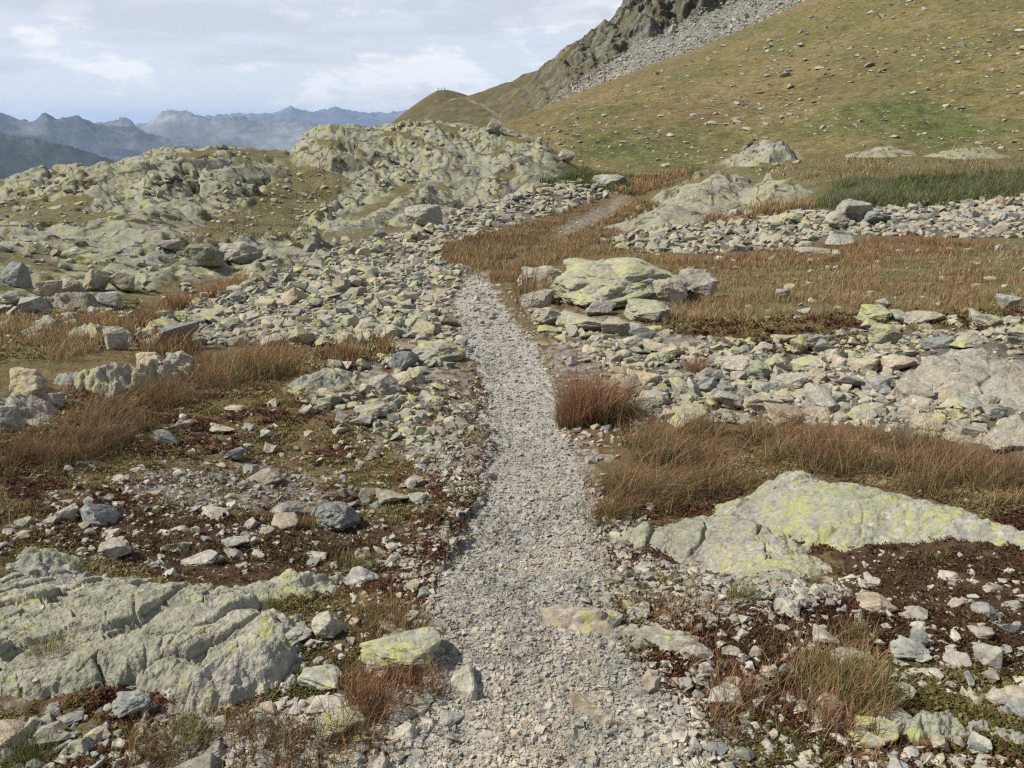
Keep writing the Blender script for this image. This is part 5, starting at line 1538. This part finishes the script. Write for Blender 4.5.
grass_obj('grass', 'russet and straw meadow between the rubble bank and the stony heath', [grass_area(MEAD, 26000, .062, 'straw', .36, .75, cl_scale=1.2), grass_area(MEAD, 20000, .062, 'orange', .36, .75, cl_scale=.9), grass_area(MEAD, 12000, .045, 'olive', .36, .7, cl_scale=.7), grass_area([(660, 262), (760, 254), (900, 240), (1010, 246), (900, 262), (740, 272)], 7000, .11, 'rust', .36, .6, cl_scale=1.0)])
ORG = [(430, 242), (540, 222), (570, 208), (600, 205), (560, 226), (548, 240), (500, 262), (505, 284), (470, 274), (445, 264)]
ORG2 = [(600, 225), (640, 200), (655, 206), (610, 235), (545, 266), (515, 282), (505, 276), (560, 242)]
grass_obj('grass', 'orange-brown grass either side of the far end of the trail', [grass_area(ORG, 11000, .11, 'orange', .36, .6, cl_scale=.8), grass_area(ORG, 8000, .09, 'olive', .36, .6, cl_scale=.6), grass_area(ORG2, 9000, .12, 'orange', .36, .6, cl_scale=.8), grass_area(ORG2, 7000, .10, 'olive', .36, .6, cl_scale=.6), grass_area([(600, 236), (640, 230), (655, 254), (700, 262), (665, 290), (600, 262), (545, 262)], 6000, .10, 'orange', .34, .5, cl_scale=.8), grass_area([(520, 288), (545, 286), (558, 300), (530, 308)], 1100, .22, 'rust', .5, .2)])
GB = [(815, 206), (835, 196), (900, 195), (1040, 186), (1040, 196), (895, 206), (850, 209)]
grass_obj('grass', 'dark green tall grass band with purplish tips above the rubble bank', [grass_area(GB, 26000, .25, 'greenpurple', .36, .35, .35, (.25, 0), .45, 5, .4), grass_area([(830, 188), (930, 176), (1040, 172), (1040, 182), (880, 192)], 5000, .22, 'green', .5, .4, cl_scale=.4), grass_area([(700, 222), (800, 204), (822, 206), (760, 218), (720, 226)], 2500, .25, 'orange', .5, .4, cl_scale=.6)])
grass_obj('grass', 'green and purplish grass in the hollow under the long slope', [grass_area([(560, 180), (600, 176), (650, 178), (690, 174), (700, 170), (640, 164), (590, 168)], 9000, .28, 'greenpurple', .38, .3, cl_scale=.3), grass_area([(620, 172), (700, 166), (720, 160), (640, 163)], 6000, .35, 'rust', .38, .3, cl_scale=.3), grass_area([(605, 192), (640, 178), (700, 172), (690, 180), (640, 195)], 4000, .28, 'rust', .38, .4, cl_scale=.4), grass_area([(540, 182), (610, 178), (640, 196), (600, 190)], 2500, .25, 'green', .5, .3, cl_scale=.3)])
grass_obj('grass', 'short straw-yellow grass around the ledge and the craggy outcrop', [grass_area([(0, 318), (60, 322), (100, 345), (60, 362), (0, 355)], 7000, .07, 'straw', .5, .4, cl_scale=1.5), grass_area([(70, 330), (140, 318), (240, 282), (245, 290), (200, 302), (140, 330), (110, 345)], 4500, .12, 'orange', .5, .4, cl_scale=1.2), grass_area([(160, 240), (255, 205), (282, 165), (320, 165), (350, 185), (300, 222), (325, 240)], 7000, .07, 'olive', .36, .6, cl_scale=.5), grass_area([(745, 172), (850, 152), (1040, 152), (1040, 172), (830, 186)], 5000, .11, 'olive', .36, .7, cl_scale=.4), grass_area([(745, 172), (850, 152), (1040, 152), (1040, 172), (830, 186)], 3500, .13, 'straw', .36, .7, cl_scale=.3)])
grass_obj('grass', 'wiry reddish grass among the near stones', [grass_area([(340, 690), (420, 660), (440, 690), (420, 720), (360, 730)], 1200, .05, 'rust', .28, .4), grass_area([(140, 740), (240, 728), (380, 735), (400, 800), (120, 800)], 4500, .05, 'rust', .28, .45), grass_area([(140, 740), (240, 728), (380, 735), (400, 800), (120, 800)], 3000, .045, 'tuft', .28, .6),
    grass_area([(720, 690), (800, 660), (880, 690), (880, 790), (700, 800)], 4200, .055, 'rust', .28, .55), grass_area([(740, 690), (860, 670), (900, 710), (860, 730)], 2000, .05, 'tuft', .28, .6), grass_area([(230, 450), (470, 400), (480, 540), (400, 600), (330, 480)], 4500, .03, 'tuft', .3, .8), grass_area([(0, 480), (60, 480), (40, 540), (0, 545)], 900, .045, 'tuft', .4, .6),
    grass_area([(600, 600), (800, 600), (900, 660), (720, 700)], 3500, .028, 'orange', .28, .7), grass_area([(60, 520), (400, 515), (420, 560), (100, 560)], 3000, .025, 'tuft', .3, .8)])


def tussock(label, u, v, wpx, hpx, n, pals, name='grass_tussock', spread=.45, group=None):
    """a clump of blades fanning out from a foot a little narrower than the clump"""
    gg = ground_at([u], [v])[:, 0]
    dp = float(pix(gg[0], gg[1], gg[2])[2])
    R, H = wpx * dp / F / 2, hpx * dp / F
    sets = []
    for pal, fr, hf in pals:
        m = int(n * fr)
        rr = np.sqrt(rng.random(m)) * R * .8; aa = rng.uniform(0, 6.283, m)
        sub = rng.integers(0, 5, m); s0 = rng.uniform(-.6, .6, 5) * R; s1 = rng.uniform(-.5, .5, 5) * R; sh_ = rng.uniform(.6, 1.15, 5); rr = rr * .75
        x, y = gg[0] + s0[sub] + rr * np.cos(aa), gg[1] + s1[sub] + rr * np.sin(aa) * .8 + R * .3
        z = Hgt(x, y)
        h = H * hf * sh_[sub] * np.exp(rng.normal(0, .3, m)) * (1 - .45 * (rr / R) ** 2)
        b, t = pick(pal, m)
        v_, f_, c_ = blades(x, y, z - .01, h, np.maximum(.0009, .30 * dp / F) * rng.uniform(.6, 1.3, m), b, t, 4, (.08 + .5 * np.cos(aa) * rr / R, .5 * np.sin(aa) * rr / R), spread * .6)
        sets.append((v_, f_, c_))
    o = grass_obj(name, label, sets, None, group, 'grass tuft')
    PLACED.append((label, u, v, wpx))
    return o


tussock('big round rusty tussock standing beside the trail', 600, 421, 74, 42, 3600, [('rusty_dark', .7, 1), ('rust', .2, 1.05), ('green', .3, .6)])
tussock('small yellow-green tuft in the grit before the whaleback', 745, 600, 40, 22, 420, [('tuft', 1, 1)], 'grass_tuft')
tussock('reddish tuft overhanging the trail edge above the domed lichen boulder', 395, 640, 95, 30, 900, [('rust', .5, 1), ('tuft', .5, .8)], 'grass_tuft')
tussock('straw tuft in front of the cracked slab', 28, 672, 60, 26, 450, [('tuft', 1, 1)], 'grass_tuft')
tussock('pale tuft growing on the lichen hump behind the cracked slab', 38, 570, 40, 20, 350, [('tuft', 1, 1)], 'grass_tuft')
tussock('olive tuft in the heath between the low ridge and the trail', 368, 572, 58, 22, 420, [('tuft', 1, 1)], 'grass_tuft')
tussock('thin straw tuft on the low lichen ridge', 250, 596, 30, 16, 220, [('tuft', 1, 1)], 'grass_tuft')
tussock('broader straw tuft on the front of the low lichen ridge', 266, 612, 42, 16, 260, [('tuft', 1, 1)], 'grass_tuft')
tussock('orange tuft tight against the wedge-shaped stone', 306, 528, 30, 16, 240, [('orange', .7, 1), ('tuft', .3, 1)], 'grass_tuft')
tussock('tuft of straw and green beside the pale jagged stone', 852, 636, 46, 22, 300, [('tuft', .7, 1), ('rust', .3, 1)], 'grass_tuft')
tussock('green tuft at the bottom edge of the view near the tan block', 20, 765, 70, 30, 500, [('tuft', .6, 1), ('green', .4, .9)], 'grass_tuft')
tussock('big yellow-green tuft among the wiry reddish grass', 190, 762, 80, 34, 700, [('tuft', 1, 1)], 'grass_tuft')
tussock('rusty tuft beside the yellow-spotted boulder', 370, 722, 52, 38, 420, [('rust', 1, 1)], 'grass_tuft')
tussock('rust and straw tuft next to the half buried trail-side slab', 428, 700, 46, 22, 300, [('rust', .6, 1), ('tuft', .4, .8)], 'grass_tuft')
tussock('wispy pale tuft below the whitish upright stone', 865, 690, 60, 26, 320, [('tuft', .8, 1), ('rust', .2, 1)], 'grass_tuft')
tussock('small straw tuft on the dark heath under the whaleback', 940, 560, 30, 12, 160, [('tuft', 1, 1)], 'grass_tuft')
tussock('red-brown tuft hiding the grit in front of the near outcrop', 820, 722, 70, 34, 420, [('rust', 1, 1)], 'grass_tuft')
tussock('lone russet tuft among the boulders above the round tussock', 700, 372, 26, 20, 240, [('orange', 1, 1)], 'grass_tuft')
tussock('little green tuft in the rubble above the trail', 405, 318, 26, 8, 160, [('green', .6, 1), ('tuft', .4, 1)], 'grass_tuft')

# low mat plants of the heath
def mat_leaves(n, poly, pal, hgt, px):
    q = sample_poly(poly, n)
    gg = ground_at(q[:, 0], q[:, 1]); k = ~np.isnan(gg[3]); q, gg = q[k], gg[:, k]
    cw = cover_at(q[:, 0], q[:, 1])
    den = np.clip(1 - cw[:, PATH] * 1.2 - cw[:, RUBBLE] * .9 - cw[:, BARE] * .65 - cw[:, ROCK], 0, 1) * np.clip(.55 + fbm2(gg[0] * 5, gg[1] * 5, 3, 99) * 1.6, .05, 1)
    k = rng.random(len(den)) < den
    gg, cw = gg[:, k], cw[k]
    m = gg.shape[1]
    dp = pix(gg[0], gg[1], gg[2])[2]
    s = np.clip(px * dp / F, .003, .05) * np.exp(rng.normal(0, .35, m))
    hue = fbm2(gg[0] * 2.2, gg[1] * 2.2, 4, 88)
    P_ = np.array(pal)
    ix = np.clip((hue * 1.3 + .5 + rng.normal(0, .16, m)) * len(P_), 0, len(P_) - 1).astype(int)
    c = P_[ix]
    dk = np.array([(.060, .026, .017), (.090, .042, .024), (.065, .050, .020), (.085, .062, .026)])[rng.integers(0, 4, m)]
    c = np.where((rng.random(m) < cw[:, DARK])[:, None], dk, c) * np.exp(rng.normal(0, .28, m))[:, None]
    # each a little cluster of three leaf faces
    V, C = [], []
    for l in range(3):
        a = rng.uniform(0, 6.283, m); e = rng.uniform(.2, 1.1, m)
        ox, oy = rng.normal(0, .7, m) * s, rng.normal(0, .7, m) * s
        b0 = np.stack([gg[0] + ox, gg[1] + oy, gg[2] + hgt * rng.random(m) * s / .02], -1)
        dr = np.stack([np.cos(a) * np.cos(e), np.sin(a) * np.cos(e), np.sin(e)], -1) * s[:, None] * 1.5
        sd = np.stack([-np.sin(a), np.cos(a), 0 * a], -1) * s[:, None] * .55
        V += [b0 - sd * .4, b0 + dr * .55 + sd, b0 + dr, b0 + dr * .55 - sd]; C += [c * rng.uniform(.8, 1.2)] * 4
    V = np.stack(V, 1).reshape(-1, 3); C = np.stack(C, 1).reshape(-1, 3)
    Fc = (np.array([[0, 1, 2, 3], [4, 5, 6, 7], [8, 9, 10, 11]])[None] + (np.arange(m) * 12)[:, None, None]).reshape(-1, 4)
    return V, Fc, np.concatenate([C, np.ones((len(C), 1))], 1)


HP = [(.065, .026, .016), (.10, .045, .024), (.13, .08, .034), (.105, .088, .03), (.085, .09, .028), (.15, .12, .045)]
sets = [mat_leaves(160000, [(-20, 400), (500, 380), (470, 560), (420, 800), (-20, 800)], HP, .012, 1.25), mat_leaves(175000, [(560, 500), (1044, 520), (1044, 800), (640, 800)], HP, .012, 1.25), mat_leaves(9000, [(600, 530), (690, 500), (745, 480), (790, 460), (1044, 490), (1044, 530), (930, 500), (850, 482), (790, 476), (700, 512)], [(.10, .05, .03), (.12, .075, .035), (.09, .085, .03), (.17, .12, .06), (.21, .165, .08)], .012, 1.4), mat_leaves(14000, BAND_R, [(.10, .05, .03), (.12, .075, .035), (.09, .085, .03), (.17, .12, .06), (.21, .165, .08)], .012, 1.3), mat_leaves(14000, [(0, 400), (300, 340), (395, 335), (392, 360), (200, 410), (0, 490)], [(.10, .05, .03), (.12, .075, .035), (.09, .085, .03), (.17, .12, .06), (.21, .165, .08)], .012, 1.3), mat_leaves(9000, [(0, 305), (140, 300), (150, 345), (0, 365)], [(.15, .11, .05), (.21, .165, .08), (.26, .20, .10), (.12, .10, .04)], .012, 1.2), mat_leaves(9000, [(640, 322), (1040, 310), (1040, 340), (760, 358)], HP, .012, 1.8)]
grass_obj('heath_plants', 'low brown, red and olive mat plants covering the heath', sets, 'stuff', None, 'ground cover')

# ------------------------------------------------------------------ hikers far away on the hump
def hiker(u, d, label, jacket, trousers, face, hh=1.75):
    th, _ = ray(u, 90.0)
    vtop = np.interp(u, [430, 437, 445, 453], [94.5, 90.6, 89.6, 91]); _, sl = ray(u, vtop)
    me = bpy.data.meshes.new('person')
    J = [(0, 0, .93), (0, 0, 1.15), (0, 0, 1.38), (0, 0, 1.52), (0, .02, 1.66), (.10, 0, .86), (.13, .12, .48), (.13, .05, .06), (.13, .2, .03), (-.10, 0, .86), (-.12, -.10, .48), (-.12, -.2, .06), (-.12, -.06, .03),
         (.2, 0, 1.38), (.27, .03, 1.12), (.25, .18, .92), (-.2, 0, 1.38), (-.27, 0, 1.12), (-.25, .14, .92), (0, .02, 1.75)]
    E = [(0, 1), (1, 2), (2, 3), (3, 4), (0, 5), (5, 6), (6, 7), (7, 8), (0, 9), (9, 10), (10, 11), (11, 12), (2, 13), (13, 14), (14, 15), (2, 16), (16, 17), (17, 18), (4, 19)]
    R = [.15, .14, .16, .06, .10, .10, .07, .05, .04, .10, .07, .05, .04, .07, .05, .035, .07, .05, .035, .08]
    import bmesh
    bm = bmesh.new(); sk = bm.verts.layers.skin.verify()
    vs = [bm.verts.new(j) for j in J]
    for i, r in enumerate(R):
        vs[i][sk].radius = (r, r)
    vs[0][sk].use_root = True
    for i, j in E: bm.edges.new((vs[i], vs[j]))
    bm.to_mesh(me); bm.free()
    o = bpy.data.objects.new('person', me); COL.objects.link(o)
    o.modifiers.new('skin', 'SKIN'); sb = o.modifiers.new('smooth', 'SUBSURF'); sb.levels = sb.render_levels = 1
    n = NT('hiker_clothes'); P = n.node('ShaderNodeTexCoord').outputs['Object']
    sp_ = n.node('ShaderNodeSeparateXYZ'); n.put(sp_.inputs[0], P)
    c = n.mix(n.math('GREATER_THAN', sp_.outputs[2], .95), trousers, jacket)
    c = n.mix(n.math('GREATER_THAN', sp_.outputs[2], 1.5), c, (.35, .22, .16))
    me.materials.append(n.finish(c, .8))
    o.location = (d * math.sin(th), d * math.cos(th), EYE + float(sl) * d - .15); o.rotation_euler = (0, 0, face); o.scale = (hh / 1.75,) * 3
    tag(o, label, 'person', 'hikers on the far hump')
    pk = bpy.data.meshes.new('rucksack')
    import bmesh
    bm = bmesh.new(); bmesh.ops.create_cube(bm, size=1)
    for v in bm.verts: v.co = (v.co.x * .3, v.co.y * .2 - .24, v.co.z * .5 + 1.25)
    bmesh.ops.bevel(bm, geom=bm.edges[:], offset=.05, segments=2, affect='EDGES'); bm.to_mesh(pk); bm.free()
    pko = bpy.data.objects.new('rucksack', pk); COL.objects.link(pko); pko.parent = o
    q = NT('rucksack_cloth'); pk.materials.append(q.finish((.03, .03, .035), .8))


hiker(438.2, 657, 'person in dark clothes standing apart on the far hump, outermost of three', (.02, .02, .025), (.02, .02, .02), .4, 2.0)
hiker(441.3, 659, 'person in grey clothes standing between two others on the far hump', (.06, .065, .07), (.05, .05, .05), 1.6)
hiker(444.6, 660, 'person in dark clothes nearest the crag of three on the far hump', (.035, .04, .05), (.05, .045, .04), -1.0)

# white rock on the crag
tC, DC_, VC = cliff_g
pu, pv, _ = pix(VC[..., 0], VC[..., 1], VC[..., 2])
k = np.argmin(np.hypot(pu - 671, pv - 33) + np.where(DC_ > 425, 50, 0))
c = VC.reshape(-1, 3)[k]
put_rock('boulder', MESH_M[3], (c[0], c[1] - 1.0, c[2] + .4), (1.3, 1.2, 2.4), (.2, .2, .4), 'bright white rock on the crag above the scree', 'boulder', 0, .88)

# ------------------------------------------------------------------ air, sky, sun
hb = 70000.0
top = max(float((o.matrix_world @ v.co).z) for o in COL.objects if o.type == 'MESH' and o.get('kind') == 'structure' and o.name.startswith(('mountain', 'hill')) for v in list(o.data.vertices)[::7]) + 60
bot = -1000.0
Vh = np.array([[x, y, z] for z in (bot, top) for y in (-hb, hb) for x in (-hb, hb)])
Fh = np.array([[0, 2, 3, 1], [4, 5, 7, 6], [0, 1, 5, 4], [2, 6, 7, 3], [0, 4, 6, 2], [1, 3, 7, 5]])
hm = bpy.data.materials.new('haze'); hm.use_nodes = True; hm.node_tree.nodes.clear()
ho = hm.node_tree.nodes.new('ShaderNodeOutputMaterial'); pv_ = hm.node_tree.nodes.new('ShaderNodeVolumePrincipled')
pv_.inputs['Color'].default_value = (.52, .71, 1.0, 1); pv_.inputs['Density'].default_value = 2.4e-5; pv_.inputs['Anisotropy'].default_value = .2
hm.node_tree.links.new(pv_.outputs[0], ho.inputs['Volume'])
hz = mesh_from('haze', Vh, Fh, hm)
tag(hz, 'thin blue haze in the air before the distant mountains', 'haze', None, 'stuff')

SUN_AZ, SUN_EL = math.radians(-96), math.radians(48)
sl_ = bpy.data.lights.new('sun', 'SUN'); sl_.energy = 4.4; sl_.angle = math.radians(.6); sl_.color = (1, .955, .88)
so = bpy.data.objects.new('sun', sl_); COL.objects.link(so)
from mathutils import Vector
sd = Vector((math.sin(SUN_AZ) * math.cos(SUN_EL), math.cos(SUN_AZ) * math.cos(SUN_EL), math.sin(SUN_EL)))
so.rotation_euler = (-sd).to_track_quat('-Z', 'Y').to_euler()

wd = bpy.data.worlds.new('World'); SC.world = wd; wd.use_nodes = True
t = wd.node_tree; t.nodes.clear()
L = t.links.new
out = t.nodes.new('ShaderNodeOutputWorld'); bg = t.nodes.new('ShaderNodeBackground'); bg.inputs['Strength'].default_value = .112
sky = t.nodes.new('ShaderNodeTexSky'); sky.sky_type = 'NISHITA'; sky.sun_disc = False
sky.sun_elevation = SUN_EL; sky.sun_rotation = SUN_AZ; sky.altitude = 2400; sky.air_density = 1.0; sky.dust_density = 1.5
tc = t.nodes.new('ShaderNodeTexCoord')


def wmath(op, a, b=0.0):
    n = t.nodes.new('ShaderNodeMath'); n.operation = op
    for i, q in enumerate((a, b)):
        if isinstance(q, bpy.types.NodeSocket): L(q, n.inputs[i])
        else: n.inputs[i].default_value = q
    return n.outputs[0]


def wnoise(scale, stretch, detail, loc=(0, 0, 0), rough=.55):
    m = t.nodes.new('ShaderNodeMapping'); L(tc.outputs['Generated'], m.inputs[0]); m.inputs['Scale'].default_value = (1, 1, stretch); m.inputs['Location'].default_value = loc
    n = t.nodes.new('ShaderNodeTexNoise'); L(m.outputs[0], n.inputs['Vector']); n.inputs['Scale'].default_value = scale; n.inputs['Detail'].default_value = detail; n.inputs['Roughness'].default_value = rough
    return n.outputs['Fac']


def wmap(v, a, b):
    n = t.nodes.new('ShaderNodeMapRange'); n.interpolation_type = 'SMOOTHSTEP'; L(v, n.inputs[0]); n.inputs[1].default_value = a; n.inputs[2].default_value = b
    return n.outputs[0]


def wmix(f, a, b):
    n = t.nodes.new('ShaderNodeMix'); n.data_type = 'RGBA'
    for i, q in ((0, f), (6, a), (7, b)):
        if isinstance(q, bpy.types.NodeSocket): L(q, n.inputs[i])
        else: n.inputs[i].default_value = q if i == 0 else (*q, 1)
    return n.outputs[2]


veil = wmap(wnoise(2.6, 5, 6, (3, 1, 0)), .25, .62)
sepz = t.nodes.new('ShaderNodeSeparateXYZ'); L(tc.outputs['Generated'], sepz.inputs[0])
high = wmap(sepz.outputs[2], .18, .60)
low = wmath('SUBTRACT', 1.0, wmath('MULTIPLY', high, .75))
c = wmix(wmath('MULTIPLY', wmath('ADD', .72, wmath('MULTIPLY', veil, .2)), low), sky.outputs[0], (4.75, 4.95, 5.5))
puff = wmap(wnoise(9, 2.6, 9, (1.3, .2, .35), .6), .485, .60)
c = wmix(wmath('MULTIPLY', wmath('MULTIPLY', puff, .75), low), c, (6.5, 6.5, 6.55))
grey = wmap(wnoise(3.6, 7, 8, (5.3, 2.2, 1.4), .6), .44, .60)
c = wmix(wmath('MULTIPLY', wmath('MULTIPLY', grey, .5), low), c, (3.6, 3.85, 4.4))
L(c, bg.inputs['Color']); L(bg.outputs[0], out.inputs['Surface'])

# ------------------------------------------------------------------ render
SC.view_settings.view_transform = 'Standard'; SC.view_settings.look = 'None'; SC.view_settings.exposure = .53; SC.view_settings.gamma = 1
SC.view_settings.use_curve_mapping = False
SC.render.engine = 'CYCLES'
cy = SC.cycles
cy.max_bounces = 4; cy.diffuse_bounces = 2; cy.glossy_bounces = 1; cy.transmission_bounces = 1; cy.volume_bounces = 0; cy.transparent_max_bounces = 4
cy.caustics_reflective = cy.caustics_refractive = False
cy.use_denoising = False
cy.pixel_filter_type = 'BLACKMAN_HARRIS'; cy.filter_width = 1.3
